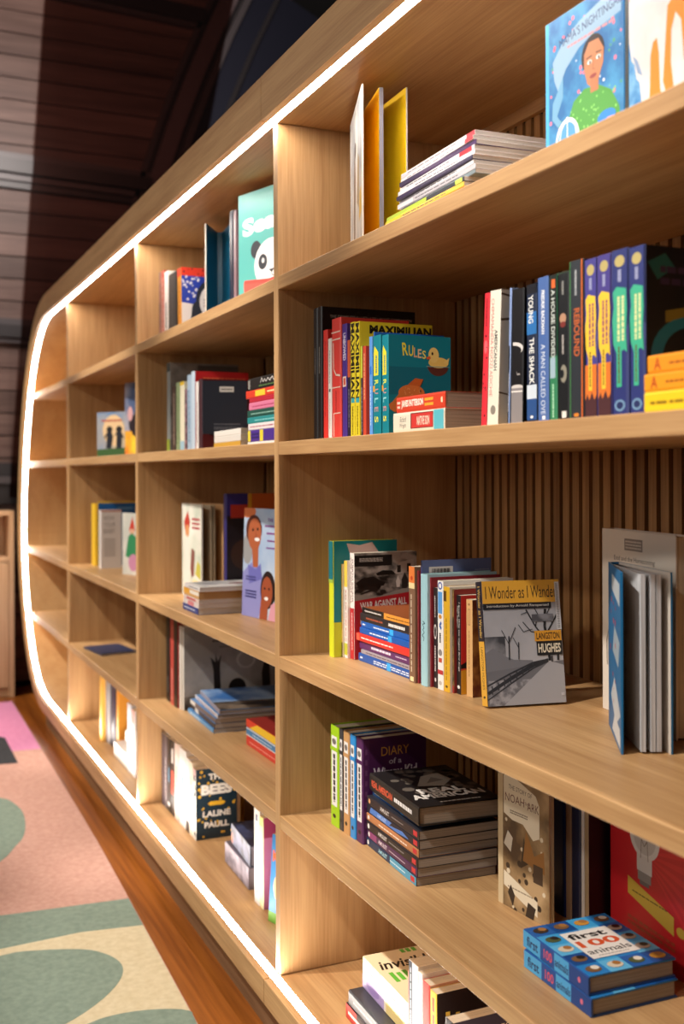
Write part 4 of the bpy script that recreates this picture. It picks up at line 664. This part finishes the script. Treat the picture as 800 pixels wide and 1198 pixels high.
up('tall dark purple picture book with an orange panel on its cover, middle bay', 2, 262, 265, 577, .175, .24, None, kind='hard', spine='2f2a6a', front='1f1a22', group=H2, fp=[('r', '35307f', 0, .80, .28, 1), ('r', 'b8372a', .05, .78, .28, .9), ('r', 'd9a52c', .28, .86, .33, 1), ('r', 'c8642a', .33, .86, .66, 1), ('e', '3f2a24', .25, .45, .2, .14), ('r', '151318', .7, .6, 1, 1), ('r', '8f8a80', .8, .7, .83, 1)])
zz = Z3; gs = 'picture books lying flat on the third shelf of the middle bay'
for lab, c, t, pr, dx in (('dark blue paperback, lowest of the flat stack on the third shelf of the middle bay', '1f3f86', .018, [('ln', 'c6cfe0', .1, .3, .8, .7, 1)], -.025), ('white and pink book second from the bottom of the middle-bay stack', 'e0d6d0', .013, [('r', 'd8858a', .3, 0, .7, 1)], -.005), ('pale pink book in the middle of the middle-bay flat stack', 'e3cfc6', .012, [('r', 'c96a6a', .2, .2, .8, .8)], 0), ('tan paged hardback second from the top of the middle-bay flat stack', 'd9a86a', .022, [('r', 'e8a83a', 0, .3, .4, 1), ('r', 'efe6d6', .4, .4, 1, .9)], .004), ('white glossy picture book on top of the middle-bay flat stack', 'e0dcd8', .012, [('ln', '6a6a70', .3, .3, .9, .7, 1)], .03)):
    flat(lab, -.715+dx*.3, .032, zz, t, .165, .235, rz=-1, spine=c, front=('c9c6c2'), pages=('b8905a' if t == .022 else 'd6d0c6'), sp=pr, group=gs, kind='paper', fp=([('r', mottled('8a8a90', 'd9d6d2', 14), .08, .08, .92, .92), ('e', '7a3f44', .6, .5, .15, .12)] if t == .012 and dx > .02 else ())); zz += t+.0004
girl = [('r', mottled('9db6d6', 'c6d2e0', 8, .35, .65), 0, 0, 1, 1), ('p', '8f8fc8', [(0,0),(0,.40),(.2,.50),(.45,.42),(.5,.2),(.4,0)]), ('e', '8a9f5a', .95, .7, .14, .14), ('e', 'd87a4a', .08, .97, .2, .06), ('e', '9a9a9a', .10, .62, .12, .14),
    ('e', '5a2f22', .24, .80, .19, .14), ('e', 'b0603c', .26, .76, .155, .15), ('p', 'b0603c', [(.2,.66),(.36,.64),(.36,.46),(.24,.46)]), ('e', 'f3eee8', .32, .715, .06, .017), ('e', '2a1a16', .22, .80, .022, .014), ('e', '2a1a16', .33, .81, .022, .014), ('l', '7a3a26', [(.28,.79),(.31,.74),(.27,.74)], .008), ('p', '6f6fb8', [(.12,.48),(.3,.44),(.42,.5),(.46,.36),(.16,.3)]),
    ('p', 'a85a3c', [(.80,.64),(.90,.66),(1,.6),(1,.2),(.88,.3),(.86,.52)]), ('e', '2a1c1a', .60, .27, .17, .17), ('e', 'a04f30', .58, .25, .125, .14), ('p', 'a04f30', [(.42,.0),(.45,.18),(.62,.14),(.6,0)]), ('e', 'f3eee8', .57, .19, .045, .016), ('e', '1f1412', .53, .28, .018, .012), ('e', '1f1412', .63, .28, .018, .012), ('p', '1c1414', [(.74,.36),(.8,.3),(.82,.12),(.76,.1)]), ('p', 'd89aa8', [(.62,0),(.68,.14),(.85,.2),(1,.16),(1,0)]),
    ('t', '7a4a9a', 'THE', .62, .90, .12, .03), ('t', '8a3f8a', 'GOODNIGHT', .66, .845, .36, .035), ('t', '8a3f8a', 'TRAIN', .66, .78, .26, .035), ('t', '8a3f8a', 'TALES', .66, .71, .22, .035), ('ln', '8a4f9a', .54, .635, .8, .66, 1), ('ln', '3a3a7a', .08, .33, .32, .38, 2), ('ln', '3a3a7a', .08, .17, .34, .25, 3)]
girl = [g for g in girl if not (g[0] == 't' and g[2] in ('GOODNIGHT', 'TRAIN', 'TALES'))] + [('ln', '8a3f8a', .50, .83, .84, .86, 1, 2), ('ln', '8a3f8a', .54, .765, .8, .795, 1, 4), ('ln', '8a3f8a', .56, .70, .78, .725, 1, 5)]
faced('lilac picture book of a laughing woman and a girl, cover outwards beside the divider', -.680, .155, Z3, .010, .235, .300, az=-80, lean=2, kind='hard', spine='c9703f', front='a9b6d6', fp=girl, group=H2)
# ---- fourth shelf
H3 = 'books on the fourth shelf of the middle bay'
k = 'b3'
up('black book leftmost on the fourth shelf of the middle bay', 3, 194, 198.5, 742, .086, .15, k, kind='hard', spine='141214', group=H3, H=.27, sp=[('ln', '6a6460', .7, .3, .9, .6, 1)])
up('tall dark red book right of the black one on the fourth shelf', 3, 199, 207.5, 742, .084, ('f', 240), k, kind='hard', spine='8f2a28', front='9a3430', group=H3, H=.29, sp=[('r', '1f1718', .0, .5, 1, 1), ('r', 'b0403a', 0, .0, 1, .5), ('ln', 'd98a80', .6, .1, .95, .35, 1)])
up('slim white book between the dark red spine and the grey tree cover', 3, 208.5, 211.5, 748, .088, .2, k, spine='cfc6ba', group=H3, H=.262)
up('large grey picture book with dark hands and a white moon on its cover', 3, 211.8, 214.5, 746, .092, .33, k, kind='hard', spine='d0c9be', front='b0aaa4', group=H3, H=.262, fp=[('r', mottled('97918b', 'bdb7b0', 8), 0, 0, 1, 1), ('t', '4a4440', 'THE BROKEN BOUGH', .5, .80, .5, .04, {'bold': .0}) if False else ('ln', '4a4440', .28, .79, .76, .83, 1), ('ln', '6a645e', .35, .72, .7, .745, 1), ('ln', '6a645e', .3, .88, .6, .90, 1), ('e', 'd6d2cc', .62, .56, .10, .11), ('e', 'b5afa8', .62, .56, .075, .085),
    ('p', '2a2320', [(.30,.0),(.29,.45),(.26,.62),(.31,.55),(.31,.66),(.335,.56),(.37,.64),(.355,.5),(.37,0)]), ('p', '2a2320', [(.80,.0),(.78,.38),(.82,.6),(.9,.7),(.86,.55),(.88,0)]), ('e', '1f1a18', .53, .22, .09, .12), ('r', mottled('3a3430', '8a827a', 20), 0, 0, 1, .16)])
zz = Z4; gq = 'picture books stacked flat on the fourth shelf of the middle bay'
for i, (lab, c, t, pr) in enumerate((('pale blue spined picture book at the bottom of the fourth-shelf stack, middle bay', '5f9ac8', .012, [('ln', 'dfe9f0', .1, .3, .5, .7, 1)]), ('dark patterned picture book second from the bottom, middle bay fourth shelf', '3a3436', .014, [('r', 'cfc6bc', .2, 0, .35, 1)]), ('grey and brown picture book in the middle of that fourth-shelf stack', '6a5f62', .014, [('r', 'd6d0c8', .0, 0, .2, 1)]), ('white edged picture book second from the top of that fourth-shelf stack', 'c9c2c4', .012, [('ln', '7a4a5a', .1, .3, .9, .7, 1)]), ('blue picture book with a wintry scene, topmost of that fourth-shelf stack', '8f8a96', .014, []))):
    flat(lab, -.765+[-.0, .0, .0, .006, .012][i], .088+.004*i, zz, t, .298, .27, rz=[-2, -3, -2, -4, -6][i], kind='hard' if i in (3, 4) else 'paper', spine=c, front='4f7aa8', pages='b5aca6', sp=pr, group=gq, fp=([('r', mottled('2f5f9a', '9fb4c8', 9, .35, .65), 0, 0, 1, 1), ('r', mottled('3a3430', '7a6a5a', 14), 0, 0, 1, .35), ('p', '2a2422', [(.2,.2),(.5,.32),(.8,.2),(.5,.1)])] if i == 4 else ())); zz += t+.0004
zz = Z4; gr = 'small books stacked by the divider on the fourth shelf'
for lab, c, t, pr in (('red small book at the bottom of the trio beside the divider', 'cf3a30', .026, [('ln', 'e8857a', .1, .3, .9, .6, 1)]), ('blue and white small book in the middle of the trio beside the divider', '3f7fb0', .022, [('r', 'e3e0da', 0, 0, 1, .14), ('r', 'e3e0da', 0, .86, 1, 1), ('ln', 'c6dae8', .2, .35, .8, .6, 1)]), ('red and yellow small book on top of the trio beside the divider', 'd8402a', .022, [('p', 'efc22e', [(.1,0),(.35,1),(1,1),(1,0)])])):
    flat(lab, -.030, .12, zz, t, .575, .0 or .15, spine=c, front='2a2320', sp=pr, group=gr) if False else flat(lab, -.36, .135, zz, t, .25, .17, rz=0, spine=c, front='8f2a24', sp=pr, group=gr); zz += t+.0004
# ---- bottom shelf
H4 = 'books on the bottom shelf of the middle bay'
k = 'b4'; CUR[k] = -1.3095
for lab, a, b, c, h, pr in (('dark purple spine leftmost on the bottom shelf of the middle bay', 188, 191, '4f4450', .235, []), ('grey spine second from left on the bottom shelf of the middle bay', 191.3, 194.3, '6a6066', .235, [('ln', 'cfc9cc', .3, .3, .9, .7, 1)]), ('black spine with a white foot on the bottom shelf of the middle bay', 194.6, 198.4, '1c1d22', .235, [('r', '3f6f8a', .4, .2, .6, .8), ('e', 'e6e4e0', .9, .5, .03, .4)]), ('black and red spine on the bottom shelf of the middle bay', 198.8, 202.6, '2a2326', .236, [('r', 'c84a3c', .4, .1, .72, .9), ('r', 'cfc9c4', .1, .2, .3, .8)]), ('pale pink spine on the bottom shelf of the middle bay', 203, 208, 'e6d0c6', .24, [('ln', 'c97a74', .3, .3, .9, .7, 1)]), ('white spine with a light blue patch on the bottom shelf', 208.5, 216, 'ece8e4', .238, [('r', '8fc0dc', .35, .3, .5, .8), ('ln', '6a6a6e', .55, .3, .9, .6, 1)]), ('white spine with a black foot left of a cream one', 216.5, 220, 'e3dedA'.lower(), .225, [('r', '26262a', .85, 0, 1, 1)]), ('cream spine left of the yellow-dotted dark cover', 220.5, 224, 'e9dcc6', .222, [('ln', 'c9805a', .2, .3, .9, .7, 1)])):
    up(lab, 4, a, b, 0, .075, .15, k, spine=c, sp=pr, group=H4, H=h)
bees = [('r', '16303f', 0, 0, 1, 1), ('dots', 'e3b52e', .05, .03, .95, .97, 34, .020, 12), ('t', 'f0eee8', 'THE', .5, .88, .40, .09, {'bold': .05}), ('t', 'f0eee8', 'BEES', .5, .70, .76, .15, {'bold': .06}), ('p', 'e3b52e', [(.28,.50),(.35,.53),(.65,.53),(.72,.50),(.65,.47),(.35,.47)]), ('t', 'f0eee8', 'LALINE', .5, .355, .68, .085, {'bold': .04}), ('t', 'f0eee8', 'PAULL', .5, .20, .60, .085, {'bold': .04})]
up('dark blue paperback with yellow dots and large white cover lettering', 4, 224.5, 228, 893, .075, ('f', 276), k, spine='e3ddd0', front='16303f', fp=bees, sp=[('r', 'c9a0a0', 0, 0, .12, 1), ('dots', '16303f', .1, .1, .95, .9, 20, .2)], group=H4, H=.21)
up('yellow edged book standing behind the dotted dark cover', 4, 280, 284, 0, .26, .13, None, spine='efb92a', front='5a4030', H=.20, group=H4)
zz = ZB; gg = 'thick books lying flat at the right of the bottom shelf, middle bay'
flat('thick grey-lilac book at the bottom of the pair on the bottom shelf', -.478, .095, zz, .058, .222, .17, rz=-2, kind='hard', spine='8f8896', front='6a6470', pages='a9a0a8', group=gg, sp=[('r', mottled('6f6a78', 'b0a6b4', 26), 0, 0, 1, 1)]); zz += .0585
flat('dark night-coloured book on top of the pair on the bottom shelf', -.478, .10, zz, .056, .20, .16, rz=-4, kind='hard', spine='3a3f52', front='1c2233', pages='8f8a96', group=gg, sp=[('r', mottled('23283a', '6a6f8f', 20), 0, 0, 1, 1), ('e', 'c9683a', .06, .3, .04, .3)], fp=[('r', mottled('10131e', '4a5a8a', 8, .4, .7), 0, 0, 1, 1)])
k = 'b4b'
up('white spine standing right of the dark thick pair on the bottom shelf', 4, 296, 302, 0, .085, .15, k, spine='efece8', sp=[('ln', '8a8a90', .3, .3, .9, .7, 1), ('r', '2f3a6a', .05, .3, .12, .7)], H=.238, group=H4)
up('cream and yellow spine next to the pink cover on the bottom shelf', 4, 302.5, 307, 0, .087, .2, k, kind='hard', spine='efe6b8', front='cf7fb0', H=.228, group=H4, sp=[('r', 'f0d96a', .0, 0, .1, 1)], fp=[('r', 'a83f6a', 0, .78, 1, 1), ('p', '6a3a5a', [(.2,.2),(.4,.3),(.3,.1)]), ('e', '8a4a8a', .6, .45, .12, .06)])
faced('blue picture book with a big orange letter, cover outwards beside the divider', XA(309.5, .07), .082, ZB, .008, .17, .208, az=-74, lean=4, kind='hard', spine='d6e0c8', front='3f86c4', group=H4, fp=[('t', 'e8642a', 'K', .10, .76, .14, .13, {'bold': .05}), ('e', 'e3b98a', .22, .42, .14, .16), ('r', '6fa63a', 0, 0, 1, .12)])

# ================================================================== books, third bay
T0 = 'books in the third bay from the right'
kids = [('r', mottled('6a86a8', 'b8a88a', 7, .35, .65), 0, 0, 1, 1), ('e', 'd9b88a', .55, .6, .36, .34), ('p', '3a5a2f', [(0,0),(0,.18),(1,.22),(1,0)]), ('e', '1f1c1c', .42, .62, .10, .07), ('p', '20222a', [(.30,.2),(.34,.5),(.28,.4),(.24,.46),(.36,.58),(.5,.56),(.54,.44),(.48,.2)]), ('e', '1f1c1c', .74, .62, .10, .07), ('p', '20222a', [(.64,.2),(.66,.5),(.56,.46),(.68,.58),(.82,.56),(.92,.4),(.84,.44),(.82,.2)]), ('ln', 'a8302a', .15, .78, .85, .85, 1)]
faced('small picture book with two dark figures on its cover, third bay second shelf', -2.31, .075, Z2, .012, .165, .188, az=-55, kind='hard', spine='cfc27a', front='8a98a8', fp=kids, group=T0)
faced('taller colourful picture book beside the small one, third bay second shelf', XA(146, .12), .132, Z2, .012, .2, .29, az=-75, kind='hard', spine='5a6a8a', front='8a93a8', group=T0, fp=[('r', mottled('4a5a7a', 'cfc6c6', 7, .35, .65), 0, .35, 1, 1), ('r', mottled('d9662a', 'e9c93a', 9, .4, .6), 0, 0, 1, .35), ('e', '2a2226', .3, .45, .14, .12), ('e', 'c99a9a', .22, .58, .1, .1), ('p', '2a2226', [(.3,.3),(.4,.6),(.6,.5),(.5,.25)])])
k = 't2'
up('yellow spined tall book leftmost in the third bay, third shelf', 2, 107, 111.5, 582, .09, .16, k, kind='hard', spine='d9b02c', H=.268, group=T0)
up('tall book with a deep blue cover and yellow rim in the third bay', 2, 112, 114.5, 580, .10, ('f', 160), k, kind='hard', spine='e0b930', front='1d5a94', H=.278, group=T0, fp=[('r', 'e0b930', 0, .975, 1, 1), ('ln', '5a94c0', .5, .86, .9, .93, 1), ('p', '2f7a4a', [(0,0),(.08,0),(.08,.8),(0,.8)])])
up('white book with grey cover lettering in the third bay, third shelf', 2, 115.5, 118, 594, .085, ('f', 142), k, kind='paper', spine='e3ddd6', front='dbd4cd', H=.245, group=T0, fp=[('r', 'b87a6a', 0, .97, 1, 1), ('t', '8a8380', 'HOW', .4, .86, .5, .08, {'bold': 0}), ('t', '8a8380', 'TO BE', .42, .75, .6, .08, {'bold': 0}) if False else ('t', '8a8380', 'YOUR', .42, .75, .56, .08, {'bold': 0}), ('t', '8a8380', 'BABY', .42, .64, .56, .08, {'bold': 0}), ('ln', 'a8a19c', .15, .2, .7, .52, 7)])
faced('picture book with a red-hatted green figure on a white cover, third bay', XA(142, .11), .122, Z3, .010, .20, .243, az=-68, kind='hard', spine='cfc9bf', front='d6cfc2', group=T0, fp=[('r', mottled('c6c6ba', 'e3dcd0', 9), 0, 0, 1, 1), ('p', 'c8402f', [(.22,.72),(.34,.95),(.42,.72)]), ('e', 'd9a88a', .32, .70, .08, .05), ('p', '3a8a5a', [(.1,.3),(.2,.62),(.32,.68),(.48,.6),(.55,.32),(.3,.25)]), ('e', 'c98aa8', .36, .2, .16, .14), ('p', 'd9c03a', [(.65,.1),(.8,.4),(.95,.1)])])
flat('thin dark blue folder lying alone on the fourth shelf of the third bay', -2.20, .062, Z4, .010, .225, .15, rz=8, kind='hard', spine='2a3550', front='2b3a5a', pages='c6c0b8', group=T0)
k = 't4'
for lab, a, b, c, y0, h in (('thin yellow-orange spine leftmost on the bottom shelf of the third bay', 116, 118.6, 'e8b04a', .06, .29), ('grey slim spine right of the yellow-orange one, bottom shelf third bay', 119, 122.5, '8a8896', .075, .26), ('pale grey slim spine between grey and navy, bottom shelf third bay', 122.8, 127.5, 'a5a2a4', .08, .255), ('navy slim spine on the bottom shelf of the third bay', 127.8, 134, '1d2440', .085, .25), ('orange-yellow spine right of the navy one, bottom shelf third bay', 134.4, 138, 'dc9430', .09, .245)):
    up(lab, 4, a, b, 0, y0, .2, k, kind='hard', spine=c, H=h, group=T0)
zz = ZB; g5 = 'white paperbacks lying flat on the bottom shelf of the third bay'
for i, lab in enumerate(('white paperback at the bottom of the small pile, third bay bottom shelf', 'white paperback second from the bottom of that small pile', 'white paperback third from the bottom of that small pile', 'white paperback on top of that small pile in the third bay')):
    flat(lab, -1.742+[0, .0, -.0, -.0][i], .06+.03*(i > 1), zz, .027, [.225, .222, .16, .155][i], .13, spine='dcd8d2', sp=[('ln', 'cfc6bc', .1, .3, .9, .7, 1)], group=g5); zz += .0274
k = 't4b'
up('white tall spine standing right of the small white pile, third bay', 4, 148, 152.5, 0, .06, .15, k, spine='e6ecf2', H=.25, group=T0)
up('white spine with pink head, rightmost pair on the third bay bottom shelf', 4, 153, 156.5, 0, .06, .15, k, spine='efeaea', H=.24, group=T0, sp=[('r', 'e0a89a', 0, 0, .2, 1)])
up('black and white spine against the divider, third bay bottom shelf', 4, 157, 158.8, 0, .065, .15, k, spine='3a3a40', H=.24, group=T0, sp=[('r', 'e6e6e6', .3, .2, .6, .8)])


# ================================================================== room
def struct(o): o['kind'] = 'structure'; return o
floor_m = wood('floorboards', 'x', '6e3410', 'c0702a', rough=.28, freq=.35, bump=.1, per_board=('y', .085, .03, .3))
mb = MB(); mb.box(-4.5, 6, -5, 2.6, -.05, 0, floor_m); struct(mb.build('floor'))
plank = wood('wall_planks', 'y', '5a4139', '866a60', rough=.5, freq=.5, bump=.1, per_board=('z', .132, .03, .25))
dark_gap = ink('0a0707', .9); blk = ink('15151a', .5); navy = ink('15172a', .7)
WX = -4.35
mb = MB(); mb.box(WX-.1, WX-.02, -5, 2.6, 0, 4.6, dark_gap)
z = .03
while z < 4.5: mb.box(WX-.02, WX, -5, 1.75, z+.004, z+.128, plank); z += .132
struct(mb.build('wall_end'))
mb = MB(); mb.box(WX, 6, 2.4, 2.5, 0, 4.6, navy); struct(mb.build('wall_back'))
# black mouldings on the end wall
def moulding(name, pts, widths):
    """bands along a line of (y, z) points on the end wall: (offset a, offset b, depth, colour)"""
    mb = MB()
    for a, b, dep, m in widths:
        for i in range(len(pts)-1):
            def off(j, w):
                p, q = pts[max(j-1, 0)], pts[min(j+1, len(pts)-1)]; ty, tz = q[0]-p[0], q[1]-p[1]; L = math.hypot(ty, tz)
                return (pts[j][0]+tz/L*w, pts[j][1]-ty/L*w)
            A, B, C_, D_ = off(i, a), off(i+1, a), off(i+1, b), off(i, b)
            F = lambda p, x: (x, p[0], p[1])
            x1 = WX+dep
            mb.poly([F(A,x1), F(B,x1), F(C_,x1), F(D_,x1)], m); mb.poly([F(A,WX), F(B,WX), F(B,x1), F(A,x1)], m); mb.poly([F(D_,WX), F(C_,WX), F(C_,x1), F(D_,x1)], m)
    return struct(mb.build(name))
g1 = ink('353133', .4); g2 = ink('575052', .4); g3 = ink('6f6062', .45)
raf = [(.70, 2.75), (.78, 3.05), (.90, 3.42), (1.02, 3.74), (1.17, 4.1), (1.36, 4.5)]
moulding('trim_1', raf, [(-.06, -.03, .05, g2), (-.03, 0, .03, g1), (0, .10, .06, g3), (.10, .13, .03, g1), (.13, .17, .09, g2), (.17, .30, .07, navy), (.30, .33, .09, g1), (.33, 1.6, .075, navy)])
moulding('trim_2', [(-1.5, 3.13), (.80, 3.06)], [(-.05, -.01, .05, g2), (-.01, .07, .08, g1), (.07, .11, .05, g2), (.11, .15, .03, g1)])
moulding('trim_3', [(-1.5, 4.22), (1.14, 4.12)], [(-.05, .04, .08, g1), (.04, .07, .05, g2)])
moulding('trim_4', [(-1.5, 2.15), (.72, 2.11)], [(-.04, 0, .05, g2), (0, .07, .08, g1), (.07, .1, .05, g2)])
moulding('trim_5', [(-1.5, 1.24), (.72, 1.24)], [(-.08, 0, .05, g1), (0, .04, .08, g2), (.04, .16, .05, g1)])
# tinted pane added to darken the planks behind its slanted edge
gm = bpy.data.materials.new('darkening_tint'); gm.use_nodes = True; n = gm.node_tree.nodes; l = gm.node_tree.links; n.remove(n['Principled BSDF'])
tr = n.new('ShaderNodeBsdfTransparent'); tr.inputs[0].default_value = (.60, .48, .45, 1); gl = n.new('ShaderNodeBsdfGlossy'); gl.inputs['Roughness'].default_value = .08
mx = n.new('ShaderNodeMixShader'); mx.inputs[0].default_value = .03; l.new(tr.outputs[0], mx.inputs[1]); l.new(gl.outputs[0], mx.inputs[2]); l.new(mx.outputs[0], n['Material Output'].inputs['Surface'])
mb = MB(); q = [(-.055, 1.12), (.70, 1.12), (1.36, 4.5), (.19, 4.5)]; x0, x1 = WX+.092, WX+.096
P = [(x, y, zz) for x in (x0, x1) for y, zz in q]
mb.tris(P, [(0,1,2,3), (4,7,6,5), (0,4,5,1), (1,5,6,2), (2,6,7,3), (3,7,4,0)], gm); struct(mb.build('darkening_pane'))

# low cabinet at the end wall
pale = wood('pale_cabinet_wood', 'z', 'b98f66', 'd6b088', freq=.7)
cab = empty('cabinet', 'pale wooden cabinet with open niche against the dark end wall, left edge', 'cabinet', Matrix.Translation((-4.2, -.5, 0)))
def cb(name, *b, mtl=pale, bevel=.002):
    m = MB(); m.box(b[0]+4.2, b[1]+4.2, b[2]+.5, b[3]+.5, b[4], b[5], mtl); return m.build(name, cab, bevel)
cx0, cx1, cy0, cy1 = -4.295, -4.06, -.96, -.053
cb('top', cx0, cx1, cy0, cy1, 1.022, 1.048); cb('side_panel', cx0, cx1, cy1-.028, cy1, .0005, 1.0215); cb('side_panel', cx0, cx1, cy0, cy0+.028, .0005, 1.0215)
cb('back_panel', cx0, cx0+.012, cy0+.0285, cy1-.0285, .0005, 1.0215); cb('shelf', cx0+.0125, cx1, cy0+.0285, cy1-.0285, .762, .788); cb('base', cx0+.0125, cx1-.02, cy0+.0285, cy1-.0285, .0005, .05)
cb('door', cx1-.022, cx1-.002, cy0+.031, -.508, .055, .758); cb('door', cx1-.022, cx1-.002, -.504, cy1-.031, .055, .758)

# rug
def fuzzy(h, h2):
    m = mottled(h, h2, 60, .3, .7); n = m.node_tree.nodes; l = m.node_tree.links; b = n['Principled BSDF']; b.inputs['Roughness'].default_value = .95
    nz = n.new('ShaderNodeTexNoise'); nz.inputs['Scale'].default_value = 700; bp = n.new('ShaderNodeBump'); bp.inputs['Strength'].default_value = .5; bp.inputs['Distance'].default_value = .004
    tc = n.new('ShaderNodeTexCoord'); l.new(tc.outputs['Object'], nz.inputs['Vector']); l.new(nz.outputs['Fac'], bp.inputs['Height']); l.new(bp.outputs[0], b.inputs['Normal'])
    return m
peach = fuzzy('c39483', 'd3a797'); pink = fuzzy('cf7fa8', 'dd93b8'); sage = fuzzy('7d8f80', '8e9f8f'); cream = fuzzy('d3c39d', 'e0d2b0'); char = fuzzy('26282c', '33363a')
rug = empty('rug', 'thick pile rug with peach, pink, sage green and cream abstract shapes on the wooden floor', 'rug', Matrix.Translation((-1.6, -1.3, .0005)))
mb = MB(); zr = .011
edge = [(1.3, -.165), (.4, -.15), (-.156, -.138), (-.71, -.124), (-1.444, -.106), (-2.411, -.096), (-3.887, -.088)]
outl = edge + [(-3.9, -2.4), (1.3, -2.4)]
lo = lambda p, zz: (p[0]+1.6, p[1]+1.3, zz)
mb.poly([lo(p, zr) for p in outl], peach); mb.poly([lo(p, 0) for p in outl], peach)
for a, b in zip(outl, outl[1:]+outl[:1]): mb.poly([lo(a,0), lo(b,0), lo(b,zr), lo(a,zr)], cream if a[0] > -.7 else peach)
def shape(pts, m, k): mb.poly([lo(p, zr+.0004*k) for p in pts], m)
E_ = .002
shape([(-3.887, -.088-E_), (-2.785, -.094-E_), (-2.80, -.30), (-2.81, -.9), (-3.887, -.9)], pink, 1)
shape([(-3.068, -.22), (-2.58, -.222), (-2.603, -.40), (-2.62, -.75), (-3.3, -.75), (-3.25, -.4)], char, 2)
shape([(-.958, -1.6), (-.96, -.477), (-.945, -.3), (-.93, -.118-E_), (-.73, -.123-E_), (-.755, -.289), (-.739, -.501), (-.74, -1.6)], sage, 1)
shape([(-.74, -1.6), (-.739, -.501), (-.755, -.289), (-.73, -.123-E_), (-.156, -.138-E_), (1.3, -.165-E_), (1.3, -1.6)], cream, 1)
shape(smooth([(-2.12, -.75), (-2.15, -.5), (-2.098, -.35), (-1.99, -.307), (-1.87, -.294), (-1.719, -.306), (-1.60, -.33), (-1.518, -.366), (-1.392, -.429), (-1.30, -.55), (-1.35, -.75), (-1.7, -.95), (-2.12, -.75)]), sage, 2)
shape(smooth([(-.62, -.75), (-.697, -.506), (-.692, -.42), (-.65, -.308), (-.60, -.258), (-.54, -.233), (-.48, -.236), (-.413, -.268), (-.338, -.334), (-.27, -.43), (-.2, -.6), (-.3, -.8), (-.62, -.75)]), sage, 2)
shape(smooth([(.5, -.6), (.1, -.5), (-.20, -.42), (-.262, -.36), (-.275, -.28), (-.258, -.2), (-.222, -.14), (-.157, -.1385-E_), (.2, -.147), (.6, -.16), (.9, -.4), (.5, -.6)]), sage, 3)
mb.build('pile', rug)

# ================================================================== light
def lamp(x, y, z, power, col=(1, .93, .85), r=.06, target=None, spot=None):
    if spot:
        d = bpy.data.lights.new('ceiling_spot', 'SPOT'); d.spot_size = R(spot); d.spot_blend = .5; d.shadow_soft_size = r
    else:
        d = bpy.data.lights.new('overhead_lamp', 'AREA'); d.shape = 'DISK'; d.size = r*2
    d.energy = power; d.color = col
    o = bpy.data.objects.new(d.name, d); COL.objects.link(o); o.location = (x, y, z)
    v = Vector(target or (x, .2, .8))-o.location; o.rotation_euler = v.to_track_quat('-Z', 'Y').to_euler()
    return o
for x in (-3.3, -1.9, -.5, .9, 2.3): lamp(x, -1.65, 3.0, 300, r=.05, target=(x, 0, .85), spot=42)
for x in (-2.2, 0.2, 2.6): lamp(x, -2.6, 2.9, 14, r=.08)
lamp(-2.0, .05, 3.6, 46, col=(1, .88, .82), r=.1, target=(-4.35, .05, 2.7))  # extra lamp added to brighten the end-wall planks
d = bpy.data.lights.new('front_fill', 'AREA'); d.shape = 'RECTANGLE'; d.size = 5; d.size_y = 1.3; d.energy = 38; d.color = (1, .94, .88)  # soft fill light added to brighten the shelves and slats from the front
o = bpy.data.objects.new('front_fill', d); COL.objects.link(o); o.location = (.6, -4.6, 1.95); o.rotation_euler = (R(90), 0, 0)
w = bpy.data.worlds.new('room_air'); sc.world = w; w.use_nodes = True
w.node_tree.nodes['Background'].inputs[0].default_value = (1, .93, .88, 1); w.node_tree.nodes['Background'].inputs[1].default_value = .045

# ================================================================== camera
cd = bpy.data.cameras.new('camera'); cam = bpy.data.objects.new('camera', cd); COL.objects.link(cam); sc.camera = cam
cd.sensor_width = 36; cd.lens = FPX/1198*36; cd.shift_y = PPY/1198; cd.clip_start = .02
rot = Matrix((RI, UP, -FW)).transposed(); cam.matrix_world = Matrix.Translation(CAMP) @ rot.to_4x4()
cd.dof.use_dof = True; cd.dof.focus_distance = 1.93; cd.dof.aperture_fstop = 3.6
sc.view_settings.view_transform = 'Standard'; sc.view_settings.look = 'None'; sc.view_settings.gamma = 1; sc.view_settings.exposure = 0.0
sc.view_settings.use_curve_mapping = False
